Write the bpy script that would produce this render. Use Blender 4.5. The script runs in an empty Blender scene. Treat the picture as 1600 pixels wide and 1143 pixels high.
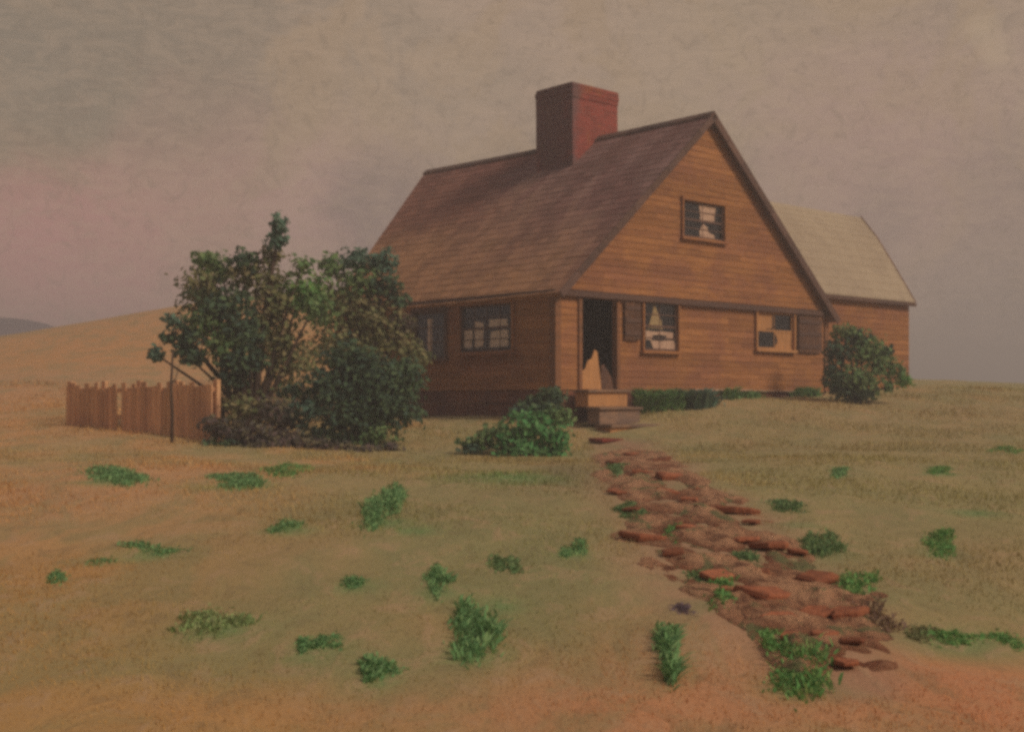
import bpy, math, random
import numpy as np
from mathutils import Vector, Matrix, noise as mn

random.seed(7)
rng = np.random.default_rng(7)
C = bpy.context.scene
COL = C.collection

# ------------------------------------------------------------------ camera, sky, sun
EYE = 1.6
FPX, HX, HY = 2030.0, 800.0, 629.0          # focal length and horizon measured in the photograph
cd = bpy.data.cameras.new("camera")
cam = bpy.data.objects.new("camera", cd)
COL.objects.link(cam)
cam.location = (0, 0, EYE)
cam.rotation_euler = (math.radians(90), 0, 0)
cd.sensor_width = 36
cd.lens = FPX / 1600 * 36
cd.shift_y = (HY - 571.5) / 1600
cd.clip_end = 8000
C.camera = cam

C.view_settings.view_transform = 'Standard'
C.view_settings.look = 'None'
C.view_settings.gamma = 1
C.view_settings.exposure = 0.0
C.cycles.pixel_filter_type = 'GAUSSIAN'
C.cycles.filter_width = 3.8
C.cycles.use_denoising = False
C.cycles.max_bounces = 5

SUN_EL, SUN_AZ = math.radians(38), math.radians(118)     # azimuth clockwise from +Y (towards the house)
sd = bpy.data.lights.new("sun", 'SUN')
sd.energy = 1.95
sd.angle = math.radians(14)
sd.color = (1.0, 0.85, 0.70)
sun = bpy.data.objects.new("sun", sd)
COL.objects.link(sun)
sv = Vector((math.sin(SUN_AZ) * math.cos(SUN_EL), math.cos(SUN_AZ) * math.cos(SUN_EL), math.sin(SUN_EL)))
sun.rotation_euler = sv.to_track_quat('Z', 'Y').to_euler()


class NT:
    """small helper around a node tree"""
    def __init__(s, tree):
        s.t = tree
        tree.nodes.clear()

    def n(s, typ, **kw):
        nd = s.t.nodes.new(typ)
        for k, v in kw.items():
            if k.startswith('i_'):
                key = k[2:]
                key = int(key) if key.isdigit() else key.replace('_', ' ')
                s.set(nd.inputs[key], v)
            else:
                setattr(nd, k, v)
        return nd

    def set(s, sock, v):
        if hasattr(v, 'is_output') or isinstance(v, bpy.types.NodeSocket):
            s.t.links.new(v, sock)
        else:
            if isinstance(v, tuple) and len(v) == 3 and sock.type == 'RGBA':
                v = (*v, 1)
            sock.default_value = v

    def mix(s, f, a, b, mode='MIX'):
        nd = s.t.nodes.new('ShaderNodeMix')
        nd.data_type = 'RGBA'
        nd.blend_type = mode
        s.set(nd.inputs[0], f); s.set(nd.inputs[6], a); s.set(nd.inputs[7], b)
        return nd.outputs[2]

    def math(s, op, a, b=0.0, c=0.0, clamp=False):
        nd = s.t.nodes.new('ShaderNodeMath')
        nd.operation = op; nd.use_clamp = clamp
        s.set(nd.inputs[0], a); s.set(nd.inputs[1], b); s.set(nd.inputs[2], c)
        return nd.outputs[0]

    def ramp(s, v, lo, hi, a=0.0, b=1.0):
        nd = s.t.nodes.new('ShaderNodeMapRange')
        nd.interpolation_type = 'SMOOTHSTEP'
        s.set(nd.inputs[0], v)
        for i, x in zip((1, 2, 3, 4), (lo, hi, a, b)):
            s.set(nd.inputs[i], x)
        return nd.outputs[0]

    def coords(s, which='Object', scale=(1, 1, 1), rot=(0, 0, 0)):
        tc = s.t.nodes.new('ShaderNodeTexCoord')
        mp = s.t.nodes.new('ShaderNodeMapping')
        s.t.links.new(tc.outputs[which], mp.inputs[0])
        mp.inputs['Scale'].default_value = scale
        mp.inputs['Rotation'].default_value = rot
        return mp.outputs[0]

    def noise(s, co, scale=1.0, detail=4.0, rough=0.55, dist=0.0):
        nd = s.t.nodes.new('ShaderNodeTexNoise')
        s.t.links.new(co, nd.inputs['Vector'])
        nd.inputs['Scale'].default_value = scale
        nd.inputs['Detail'].default_value = detail
        nd.inputs['Roughness'].default_value = rough
        nd.inputs['Distortion'].default_value = dist
        return nd.outputs[0]


def srgb(r, g, b):
    f = lambda c: (c / 255) / 12.92 if c / 255 <= .04045 else ((c / 255 + .055) / 1.055) ** 2.4
    return (f(r), f(g), f(b))


def view_dir(px, py):
    return Vector(((px - HX) / FPX, 1.0, (HY - py) / FPX)).normalized()


w = bpy.data.worlds.new("World")
C.world = w
w.use_nodes = True
N = NT(w.node_tree)
sky = N.n('ShaderNodeTexSky', sky_type='NISHITA', sun_disc=False)
sky.sun_elevation = SUN_EL
sky.sun_rotation = SUN_AZ
sky.dust_density = 4.0
sky.air_density = 1.5
nish = N.mix(1.0, sky.outputs[0], (0.07, 0.07, 0.07), 'MULTIPLY')
co = N.coords('Generated', (1, 1, 1))
co2 = N.coords('Generated', (1.0, 1.0, 3.2), (0.0, 0.35, 0.0))
n1 = N.noise(co2, 3.0, 5, .6, .8)
n2 = N.noise(co, 9.0, 6, .65, 1.5)
n3 = N.noise(co2, 38.0, 5, .7, 1.0)
cl = N.mix(N.ramp(n1, .36, .62), srgb(134, 118, 102), srgb(153, 131, 114))
cl = N.mix(N.ramp(n2, .44, .58, 0, .8), cl, srgb(150, 127, 103))
for px, py, rad, colr, f in [
        (90, 160, .17, srgb(122, 112, 98), .9), (330, 300, .10, srgb(126, 108, 92), .6), (60, 330, .09, srgb(134, 112, 88), .7),
        (260, 400, .12, srgb(164, 124, 108), .85), (330, 360, .12, srgb(164, 128, 116), .6), (60, 440, .11, srgb(172, 122, 116), .95), (540, 330, .09, srgb(166, 132, 122), .8),
        (600, 320, .065, srgb(104, 90, 90), .7), (650, 150, .11, srgb(154, 134, 114), .5), (1150, 120, .14, srgb(152, 132, 110), .6),
        (1350, 280, .13, srgb(156, 127, 116), .75), (1535, 45, .016, srgb(168, 146, 120), .6), (1556, 85, .014, srgb(168, 146, 120), .5), (1580, 520, .07, srgb(122, 108, 102), .8),
        (1560, 320, .05, srgb(134, 114, 104), .5), (1490, 470, .06, srgb(146, 126, 114), .5), (1380, 340, .03, srgb(118, 104, 96), .35), (250, 100, .10, srgb(128, 114, 98), .6)]:
    d = view_dir(px, py)
    sub = N.n('ShaderNodeVectorMath', operation='SUBTRACT')
    N.t.links.new(co, sub.inputs[0]); sub.inputs[1].default_value = d
    ln = N.n('ShaderNodeVectorMath', operation='LENGTH')
    N.t.links.new(sub.outputs[0], ln.inputs[0])
    dd = N.math('ADD', ln.outputs['Value'], N.math('MULTIPLY', N.math('SUBTRACT', n2, .5), rad * 1.6))
    cl = N.mix(N.ramp(dd, rad * 1.15, rad * .15, 0, f), cl, colr)
cl = N.mix(N.ramp(n3, .38, .66, 0, .26), cl, srgb(176, 150, 126))
cl = N.mix(N.ramp(N.noise(co, 60.0, 4, .7, 2.0), .48, .7, 0, .3), cl, srgb(108, 94, 80))
sep = N.n('ShaderNodeSeparateXYZ'); N.t.links.new(co, sep.inputs[0])
up = N.ramp(sep.outputs[2], .38, .75, .0, .6)
# unseen sky behind and left of the viewer, darkened to keep the left wall dim
dk = N.n('ShaderNodeVectorMath', operation='DOT_PRODUCT')
N.t.links.new(co, dk.inputs[0]); dk.inputs[1].default_value = Vector((-.76, -.64, .05)).normalized()
cl = N.mix(N.ramp(dk.outputs['Value'], .1, .85, 0, 1), cl, srgb(84, 82, 90))
bg = N.n('ShaderNodeBackground')
N.set(bg.inputs[0], N.mix(up, cl, nish))
bg.inputs[1].default_value = 1.2
wo = N.n('ShaderNodeOutputWorld')
N.t.links.new(bg.outputs[0], wo.inputs[0])


# ------------------------------------------------------------------ helpers
def vals(m, **kw):
    b = m
    return b


def material(name, build, rough=.9, bump=None):
    m = bpy.data.materials.new(name)
    m.use_nodes = True
    n = NT(m.node_tree)
    b = n.n('ShaderNodeBsdfPrincipled')
    o = n.n('ShaderNodeOutputMaterial')
    n.t.links.new(b.outputs[0], o.inputs[0])
    b.inputs['Roughness'].default_value = rough
    b.inputs['Specular IOR Level'].default_value = .15
    colr, h = build(n)
    n.set(b.inputs['Base Color'], colr)
    if h is not None:
        bp = n.n('ShaderNodeBump')
        bp.inputs['Strength'].default_value = bump[0]
        bp.inputs['Distance'].default_value = bump[1]
        n.set(bp.inputs['Height'], h)
        n.t.links.new(bp.outputs[0], b.inputs['Normal'])
    return m


def attr(n, name='tone'):
    a = n.n('ShaderNodeAttribute', attribute_name=name)
    return a


def wood_mat(name, a, b, c, d, stroke=(0.5, 0.5, 9), amt=.7, tone=(.84, 1.16)):
    """weathered boards: long strokes along the board, patches, per board tone"""
    def build(n):
        co = n.coords('Object', stroke)
        s1 = n.noise(co, 1.6, 5, .65, .6)
        co2 = n.coords('Object', (1, 1, 1.6))
        s2 = n.noise(co2, .55, 4, .6, .4)
        s3 = n.noise(co, 6.0, 4, .7, .2)
        col = n.mix(n.ramp(s1, .38, .62), a, b)
        col = n.mix(n.ramp(s2, .42, .66, 0, amt), col, c)
        col = n.mix(n.ramp(s3, .52, .64, 0, .7), col, d)
        s4 = n.noise(n.coords('Object', (stroke[0] * .6, stroke[1] * .6, stroke[2] * 1.3)), 2.6, 6, .75, 1.0)
        col = n.mix(n.ramp(s4, .56, .66, 0, .55), col, d)
        col = n.mix(n.ramp(s4, .42, .32, 0, .45), col, (min(a[0] * 1.25, 1), a[1] * 1.25, a[2] * 1.25))
        t = attr(n)
        col = n.mix(1.0, col, n.ramp(t.outputs['Fac'], 0, 1, tone[0], tone[1]), 'MULTIPLY')
        return col, s3
    return material(name, build, .88, (.5, .01))


M = {}
M['wood'] = wood_mat('weathered orange boards', srgb(174, 120, 74), srgb(152, 102, 66), srgb(142, 94, 74), srgb(116, 82, 62))
M['trim'] = wood_mat('weathered trim', srgb(150, 102, 70), srgb(132, 92, 66), srgb(110, 84, 66), srgb(96, 72, 60))
M['darktrim'] = wood_mat('dark rake trim', srgb(104, 80, 72), srgb(116, 88, 76), srgb(92, 74, 70), srgb(80, 64, 60))
M['shutter'] = wood_mat('old shutter boards', srgb(124, 88, 66), srgb(104, 76, 62), srgb(96, 72, 66), srgb(78, 60, 54), (3, 3, 1.2))
M['paleboard'] = wood_mat('bleached board', srgb(196, 142, 92), srgb(184, 134, 90), srgb(172, 124, 84), srgb(150, 108, 76), (5, 5, .6))
M['fence'] = wood_mat('fence boards', srgb(232, 180, 132), srgb(216, 164, 122), srgb(196, 146, 116), srgb(168, 126, 104), (6, 6, .5))
M['step'] = wood_mat('worn step planks', srgb(160, 126, 100), srgb(140, 112, 92), srgb(116, 98, 90), srgb(100, 86, 82), (.6, .6, 6))
M['bark'] = wood_mat('bark', srgb(92, 74, 60), srgb(74, 60, 52), srgb(86, 70, 62), srgb(54, 44, 42), (6, 6, 1.5))


def roof_build(n):
    co = n.coords('Object', (1, 1, 1), (0, 0, .5))
    cs = n.coords('Object', (.35, .9, .35), (0, .5, .4))
    s1 = n.noise(cs, .9, 5, .6, .8)
    s2 = n.noise(co, .5, 4, .6, .5)
    s3 = n.noise(n.coords('Object', (1, .5, 1)), 7, 4, .7, .3)
    col = n.mix(n.ramp(s1, .38, .62), srgb(134, 96, 88), srgb(152, 118, 110))
    col = n.mix(n.ramp(s2, .5, .66, 0, .5), col, srgb(120, 86, 76))
    # ochre lichen wear spread over the low far end of the slope, red wear above it
    sep = n.n('ShaderNodeSeparateXYZ'); n.t.links.new(n.coords('Object'), sep.inputs[0])
    low = n.math('ADD', n.math('MULTIPLY', sep.outputs[0], -.30), n.math('MULTIPLY', sep.outputs[1], .10))
    low = n.math('ADD', low, n.math('MULTIPLY', n.math('SUBTRACT', s1, .5), 2.0))
    col = n.mix(n.ramp(low, -1.1, .55, 0, .9), col, srgb(176, 128, 88))
    red = n.math('ADD', n.math('MULTIPLY', sep.outputs[1], .2), n.math('MULTIPLY', n.math('SUBTRACT', s2, .5), 3))
    mid = n.ramp(sep.outputs[0], 2.0, 3.6)
    col = n.mix(n.math('MULTIPLY', n.ramp(red, .9, 1.8, 0, .75), mid), col, srgb(138, 90, 76))
    col = n.mix(n.ramp(s3, .56, .75, 0, .35), col, srgb(90, 62, 56))
    t = attr(n)
    col = n.mix(1.0, col, n.ramp(t.outputs['Fac'], 0, 1, .86, 1.14), 'MULTIPLY')
    return col, s3
M['roof'] = material('old shingles', roof_build, .9, (.5, .02))


def pale_build(n):
    s1 = n.noise(n.coords('Object', (.6, .6, .6)), 1.2, 5, .6, .8)
    s2 = n.noise(n.coords('Object', (1, 1, 2)), 6, 4, .7, .3)
    col = n.mix(n.ramp(s1, .35, .65), srgb(166, 148, 126), srgb(176, 158, 134))
    col = n.mix(n.ramp(s2, .5, .75, 0, .5), col, srgb(132, 118, 104))
    return col, s2
M['paleroof'] = material('bleached shingles', pale_build, .9, (.4, .02))


def brick_build(n):
    br = n.n('ShaderNodeTexBrick')
    tc = n.n('ShaderNodeTexCoord')
    sp = n.n('ShaderNodeSeparateXYZ'); n.t.links.new(tc.outputs['Object'], sp.inputs[0])
    cb = n.n('ShaderNodeCombineXYZ')
    n.set(cb.inputs[0], n.math('ADD', sp.outputs[0], sp.outputs[1])); n.set(cb.inputs[1], sp.outputs[2])
    n.t.links.new(cb.outputs[0], br.inputs['Vector'])
    br.inputs['Scale'].default_value = 1
    br.inputs['Brick Width'].default_value = .24
    br.inputs['Row Height'].default_value = .085
    br.inputs['Mortar Size'].default_value = .009
    br.inputs['Mortar Smooth'].default_value = .6
    br.inputs['Color1'].default_value = (*srgb(164, 80, 70), 1)
    br.inputs['Color2'].default_value = (*srgb(138, 70, 62), 1)
    br.inputs['Mortar'].default_value = (*srgb(132, 94, 82), 1)
    s1 = n.noise(n.coords('Object'), 1.3, 4, .6, .8)
    s2 = n.noise(n.coords('Object'), 8, 4, .7, .3)
    col = n.mix(n.ramp(s1, .5, .68, 0, .75), br.outputs[0], srgb(158, 96, 64))
    col = n.mix(n.ramp(s2, .52, .75, 0, .5), col, srgb(94, 60, 56))
    shade_x = n.math('ADD', n.math('MULTIPLY', sp.outputs[0], -1.0), n.math('MULTIPLY', n.math('SUBTRACT', s1, .5), 1.2))
    col = n.mix(n.ramp(shade_x, -5.25, -4.75, 0, .7), col, srgb(104, 92, 94))      # shade of the left face painted into the brick colour
    return col, n.math('ADD', s2, n.math('MULTIPLY', br.outputs[1], -.6))
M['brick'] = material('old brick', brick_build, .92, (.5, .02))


def stone_mat(name, a, b, c, sc=1.5, vary=False):
    def build(n):
        s1 = n.noise(n.coords('Object'), sc, 5, .6, .8)
        s2 = n.noise(n.coords('Object'), sc * 6, 5, .7, .5)
        col = n.mix(n.ramp(s1, .38, .62), a, b)
        col = n.mix(n.ramp(s2, .5, .72, 0, .7), col, c)
        if vary:
            oi = n.n('ShaderNodeObjectInfo')
            col = n.mix(1.0, col, n.ramp(oi.outputs['Random'], 0, 1, .62, 1.35), 'MULTIPLY')
        return col, s2
    return material(name, build, .95, (.7, .03))
M['found'] = stone_mat('rubble foundation', srgb(140, 90, 66), srgb(112, 74, 66), srgb(92, 66, 62))
M['slab'] = stone_mat('red brown stone', srgb(164, 102, 72), srgb(142, 86, 62), srgb(114, 74, 58), 3, True)
M['grey'] = stone_mat('grey fieldstone', srgb(118, 112, 104), srgb(98, 94, 90), srgb(80, 78, 78), 6)
M['cloth_lightened'] = stone_mat('curtain lightened for shade', srgb(232, 208, 184), srgb(222, 196, 172), srgb(200, 172, 150), 4)  # paler copy of the curtain cloth, lightened to offset shade on the left wall
M['mat'] = stone_mat('red doormat', srgb(140, 66, 52), srgb(120, 60, 50), srgb(96, 54, 48), 4)


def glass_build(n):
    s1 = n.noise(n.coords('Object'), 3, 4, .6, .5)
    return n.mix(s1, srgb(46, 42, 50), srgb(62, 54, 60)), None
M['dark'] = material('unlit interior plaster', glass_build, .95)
gm = bpy.data.materials.new('old window glass')
gm.use_nodes = True
n = NT(gm.node_tree)
o = n.n('ShaderNodeOutputMaterial')
tr = n.n('ShaderNodeBsdfTransparent'); tr.inputs[0].default_value = (.62, .62, .66, 1)
gl = n.n('ShaderNodeBsdfGlossy'); gl.inputs['Roughness'].default_value = .25; gl.inputs['Color'].default_value = (.8, .8, .85, 1)
mx = n.n('ShaderNodeMixShader'); mx.inputs[0].default_value = .09
n.t.links.new(tr.outputs[0], mx.inputs[1]); n.t.links.new(gl.outputs[0], mx.inputs[2]); n.t.links.new(mx.outputs[0], o.inputs[0])
M['glass'] = gm
M['cloth'] = stone_mat('faded curtain', srgb(206, 172, 148), srgb(190, 156, 134), srgb(170, 140, 124), 4)
M['cloth2'] = stone_mat('yellowed curtain', srgb(176, 152, 112), srgb(164, 138, 102), srgb(140, 118, 92), 4)


def leaf_mat(name, soft=.35):
    m = bpy.data.materials.new(name)
    m.use_nodes = True
    n = NT(m.node_tree)
    a = n.n('ShaderNodeAttribute', attribute_name='tint')
    b = n.n('ShaderNodeBsdfPrincipled')
    b.inputs['Roughness'].default_value = .8
    b.inputs['Specular IOR Level'].default_value = .12
    n.t.links.new(a.outputs['Color'], b.inputs['Base Color'])
    t = n.n('ShaderNodeBsdfTranslucent')
    n.t.links.new(a.outputs['Color'], t.inputs[0])
    mx = n.n('ShaderNodeMixShader'); mx.inputs[0].default_value = soft
    o = n.n('ShaderNodeOutputMaterial')
    n.t.links.new(b.outputs[0], mx.inputs[1]); n.t.links.new(t.outputs[0], mx.inputs[2]); n.t.links.new(mx.outputs[0], o.inputs[0])
    return m
M['leaf'] = leaf_mat('foliage', .35)
M['grass'] = leaf_mat('grass blades', .25)


def tag(o, label=None, cat=None, group=None, kind=None):
    for k, v in (('label', label), ('category', cat), ('group', group), ('kind', kind)):
        if v:
            o[k] = v
    return o


def empty(name, loc=(0, 0, 0), rz=0.0, **kw):
    o = bpy.data.objects.new(name, None)
    COL.objects.link(o)
    o.location = loc
    o.rotation_euler = (0, 0, rz)
    return tag(o, **kw)


def raw_mesh(name, verts, faces, mats, parent=None, tone=None, smooth=False):
    me = bpy.data.meshes.new(name)
    me.from_pydata([tuple(v) for v in verts], [], faces)
    me.validate(); me.update()
    for m in (mats if isinstance(mats, list) else [mats]):
        me.materials.append(m)
    if tone is not None and len(tone) == len(me.polygons):
        a = me.attributes.new('tone', 'FLOAT', 'FACE')
        a.data.foreach_set('value', np.array(tone, dtype=np.float32))
    else:
        a = me.attributes.new('tone', 'FLOAT', 'FACE')
        a.data.foreach_set('value', np.full(len(me.polygons), .5, dtype=np.float32))
    if smooth:
        me.polygons.foreach_set('use_smooth', [True] * len(me.polygons))
    o = bpy.data.objects.new(name, me)
    COL.objects.link(o)
    if parent:
        o.parent = parent
    return o


class MB:
    def __init__(s):
        s.v, s.f, s.t = [], [], []

    def hexa(s, p, tone=.5):
        """8 corners: bottom ring of 4 then top ring of 4"""
        b = len(s.v)
        s.v += [Vector(q) for q in p]
        for f in ((0, 3, 2, 1), (4, 5, 6, 7), (0, 1, 5, 4), (1, 2, 6, 5), (2, 3, 7, 6), (3, 0, 4, 7)):
            s.f.append(tuple(b + i for i in f)); s.t.append(tone)

    def box(s, x0, x1, y0, y1, z0, z1, tone=.5, j=0.0):
        r = lambda: random.uniform(-j, j)
        s.hexa([(x + r(), y + r(), z + r()) for z in (z0, z1) for x, y in ((x0, y0), (x1, y0), (x1, y1), (x0, y1))], tone)

    def tube(s, pts, rad, n=7, tone=.5):
        b = len(s.v)
        pts = [Vector(p) for p in pts]
        for i, p in enumerate(pts):
            d = (pts[min(i + 1, len(pts) - 1)] - pts[max(i - 1, 0)]).normalized()
            a = d.orthogonal().normalized(); c = d.cross(a)
            for k in range(n):
                an = 2 * math.pi * k / n
                s.v.append(p + (a * math.cos(an) + c * math.sin(an)) * rad[i])
        for i in range(len(pts) - 1):
            for k in range(n):
                k2 = (k + 1) % n
                s.f.append((b + i * n + k, b + i * n + k2, b + (i + 1) * n + k2, b + (i + 1) * n + k)); s.t.append(tone)
        s.f.append(tuple(b + k for k in range(n))[::-1]); s.t.append(tone)
        s.f.append(tuple(b + (len(pts) - 1) * n + k for k in range(n))); s.t.append(tone)

    def prism(s, poly, y0, y1, tone=.5, axis='y'):
        """poly of (x,z) extruded along y (axis='y') or (y,z) extruded along x (axis='x')"""
        b = len(s.v); n = len(poly)
        for y in (y0, y1):
            for a, c in poly:
                s.v.append(Vector((a, y, c)) if axis == 'y' else Vector((y, a, c)))
        s.f.append(tuple(b + i for i in range(n))); s.t.append(tone)
        s.f.append(tuple(b + n + i for i in range(n))[::-1]); s.t.append(tone)
        for i in range(n):
            k = (i + 1) % n
            s.f.append((b + i, b + n + i, b + n + k, b + k)); s.t.append(tone)

    def build(s, name, mat, parent=None, bevel=0.0, smooth=False):
        o = raw_mesh(name, s.v, s.f, mat, parent, s.t, smooth)
        if bevel:
            m = o.modifiers.new('bevel', 'BEVEL'); m.width = bevel; m.segments = 2; m.limit_method = 'ANGLE'
        return o


# ------------------------------------------------------------------ terrain
def wpt(px, py, d):
    return Vector(((px - HX) / FPX * d, d, EYE + (HY - py) / FPX * d))

ctrl = [(-2600, 1143, 6.2), (0, 1143, 6.2), (500, 1143, 6.3), (800, 1143, 6.3), (1200, 1143, 6.3), (1600, 1143, 6.3), (3800, 1143, 6.2),
        (0, 1000, 8.0), (800, 1000, 8.1), (1600, 1000, 8.2), (0, 880, 11), (500, 880, 10.8), (1000, 880, 10.8), (1600, 880, 11),
        (-200, 790, 14.5), (300, 790, 14.5), (800, 790, 14.5), (1200, 780, 15), (1700, 780, 15),
        (0, 730, 20), (400, 735, 20), (800, 735, 20), (1200, 720, 21), (1700, 715, 21),
        (325, 690, 27.5), (110, 662, 31), (-150, 655, 34), (500, 712, 26), (680, 690, 29), (880, 695, 29.5), (960, 692, 29.6), (1030, 680, 30.5),
        (1200, 655, 33), (1400, 640, 36), (1650, 640, 36),
        (760, 650, 33.5), (620, 655, 38), (440, 650, 42), (1010, 645, 34), (1100, 622, 36.5), (1290, 617, 40), (1430, 604, 45), (1600, 606, 48),
        (110, 600, 45), (-200, 600, 48), (300, 590, 50), (0, 560, 66), (300, 520, 70), (0, 527, 92), (-300, 560, 92), (200, 492, 95), (330, 470, 98), (600, 470, 100),
        (850, 560, 62), (1440, 592, 60), (1600, 600, 62), (1900, 605, 62), (1100, 590, 60), (900, 560, 100), (1250, 605, 100), (1700, 622, 110)]
CP = np.array([tuple(wpt(*c)) for c in ctrl])
CP = np.vstack([CP, [(-6, -6, -.1), (6, -6, -.1), (0, 0, -.05), (-30, 5, .1), (30, 5, .1), (-8, 40.5, 1.55), (0, 44, 1.75), (8, 47, 2.0),
                     (-40, 150, 0.), (0, 150, 0.), (50, 150, 0.), (-90, 95, 2.5), (90, 60, 1.5), (90, 120, -1), (-90, 40, 1.0)]])
SC = 20.0
def tps_k(r2):
    return np.where(r2 > 0, .5 * r2 * np.log(np.maximum(r2, 1e-12)), 0)
nX = len(CP)
K = tps_k(((CP[:, None, :2] - CP[None, :, :2]) ** 2).sum(-1) / SC ** 2) + np.eye(nX) * .004
Pm = np.hstack([np.ones((nX, 1)), CP[:, :2] / SC])
A = np.block([[K, Pm], [Pm.T, np.zeros((3, 3))]])
SOL = np.linalg.solve(A, np.concatenate([CP[:, 2], np.zeros(3)]))


def height(x, y):
    x = np.atleast_1d(np.asarray(x, float)); y = np.atleast_1d(np.asarray(y, float))
    out = np.empty(x.shape)
    X = x.ravel(); Y = y.ravel(); R = np.empty(X.shape)
    for i in range(0, len(X), 20000):
        xs, ys = X[i:i + 20000], Y[i:i + 20000]
        r2 = ((xs[:, None] - CP[None, :, 0]) ** 2 + (ys[:, None] - CP[None, :, 1]) ** 2) / SC ** 2
        R[i:i + 20000] = tps_k(r2) @ SOL[:nX] + SOL[nX] + SOL[nX + 1] * xs / SC + SOL[nX + 2] * ys / SC
    rr = np.sqrt(X ** 2 + (Y - 50) ** 2)
    f = np.clip((rr - 85) / 60, 0, 1); f = f * f * (3 - 2 * f)
    R = R * (1 - f) + (-2.0) * f
    R += .02 * np.sin(X * 2.1 + 1.3 * np.sin(Y * .9)) * np.sin(Y * 1.3 + X * .4) + .012 * np.sin(X * 5.3 + Y * 1.7) * np.sin(Y * 4.1 - X)
    return R.reshape(x.shape)


def hz(x, y):
    return float(height(x, y)[0])


def ground_at(px, py):
    """first point of the ground on the sight line through a measured point of the photograph"""
    ds = np.concatenate([np.arange(4, 60, .05), np.arange(60, 110, .5)])
    xs = (px - HX) / FPX * ds
    zs = EYE + (HY - py) / FPX * ds
    g = height(xs, ds)
    idx = np.where(g >= zs)[0]
    i = idx[0] if len(idx) else len(ds) - 1
    return Vector((xs[i], ds[i], g[i]))


def spaced(lo, hi, step, far_lo, far_hi, grow=1.13):
    mid = list(np.arange(lo, hi, step))
    a, s = mid[0], step; left = []
    while a > far_lo:
        s *= grow; a -= s; left.append(a)
    b, s = mid[-1], step; right = []
    while b < far_hi:
        s *= grow; b += s; right.append(b)
    return np.array(left[::-1] + mid + right)

gx = spaced(-14, 17, .16, -3500, 3500)
gy = spaced(4, 44, .16, -600, 4500)
GX, GY = np.meshgrid(gx, gy)
GZ = height(GX, GY)

OL, TAN, OCH, RED, GRN, PINK = srgb(150, 140, 98), srgb(174, 144, 104), srgb(190, 142, 88), srgb(200, 138, 98), srgb(122, 132, 88), srgb(182, 146, 112)
spots = [(50, 1000, 1.3, 4, OCH, .9), (250, 1110, 1.4, 1.2, OCH, .8), (30, 780, 2.4, 7, srgb(206, 160, 122), .9), (60, 680, 3, 6, srgb(204, 160, 120), .7), (120, 760, 2.6, 6, srgb(192, 146, 104), .9), (60, 900, 1.6, 3.5, OCH, .9), (60, 640, 7, 12, OCH, .6), (150, 560, 20, 25, srgb(206, 148, 92), .95), (300, 500, 25, 30, srgb(206, 148, 92), .9), (60, 620, 9, 9, srgb(200, 150, 108), .6),
         (100, 590, 8, 8, PINK, .5), (420, 950, 1.6, 3, OL, .6), (500, 1050, .6, .7, GRN, .25), (860, 960, .7, 3.5, GRN, .4), (700, 780, 1.4, 4, OL, .5), (650, 850, 1.8, 2.5, GRN, .2),
         (1400, 700, 5, 7, srgb(168, 148, 104), .7), (1250, 650, 5, 5, srgb(164, 146, 102), .7), (1560, 860, .8, 2.0, TAN, .6), (1480, 830, 1., 2.0, GRN, .3), (1420, 880, 1., 2, TAN, .5), (1080, 1020, .7, 1.6, RED, .8), (880, 1080, .9, .9, RED, .7),
         (1500, 1060, 1.0, 1.0, RED, 1.), (1560, 1120, .8, .6, RED, 1.), (380, 1120, 1.0, .5, OCH, .6), (1250, 1110, 1.2, .6, RED, .6), (1050, 900, .5, 2, PINK, .7), (1130, 960, .4, 1.6, PINK, .7), (700, 700, .8, 3, OL, .6), (880, 740, .5, 3, srgb(132, 114, 92), .8),
         (1500, 640, 8, 6, TAN, .5), (300, 830, 1.5, 2.0, TAN, .5), (660, 1060, .6, .8, OL, .8), (760, 1120, 1.2, .4, RED, .45)]
WGR = srgb(116, 146, 92)
for a, b, ww_ in [(742, 1028, 80), (690, 925, 50), (590, 1060, 50), (490, 1016, 70), (558, 918, 46), (602, 818, 60), (895, 868, 42), (165, 752, 90), (235, 868, 100), (345, 985, 110), (450, 828, 60), (380, 760, 90),
                  (1310, 745, 30), (1466, 740, 40), (1528, 802, 60), (1468, 868, 50), (1255, 1075, 90), (1120, 945, 46), (1285, 865, 70), (1340, 930, 60), (1500, 1005, 140), (800, 745, 150), (650, 830, 60), (780, 950, 60), (1240, 820, 60)]:
    q = ground_at(a, b)
    spots.append((a, b, ww_ / FPX * q.y * .62, max(.25, ww_ / FPX * q.y * .8), WGR, .85))
gs = [(ground_at(a, b), c, d, e, f) for a, b, c, d, e, f in spots]
# the trodden soil follows the middle line of the path
path_px = [(972, 694, 36), (985, 712, 46), (1015, 745, 66), (1055, 785, 86), (1098, 835, 100), (1150, 885, 112), (1215, 935, 115), (1270, 985, 100), (1310, 1035, 75), (1330, 1075, 50)]
path_c = [ground_at(a, b) for a, b, _ in path_px]
path_w = [1.22 * hw / FPX * c.y for (_, _, hw), c in zip(path_px, path_c)]


def path_dist(X, Y):
    best = np.full(X.shape, 1e9)
    for i in range(len(path_c) - 1):
        a, b = path_c[i], path_c[i + 1]
        dx, dy = b.x - a.x, b.y - a.y
        t = np.clip(((X - a.x) * dx + (Y - a.y) * dy) / (dx * dx + dy * dy), 0, 1)
        wd = path_w[i] * (1 - t) + path_w[i + 1] * t
        best = np.minimum(best, np.hypot((X - a.x - t * dx), (Y - a.y - t * dy)) / wd)
    return best


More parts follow.
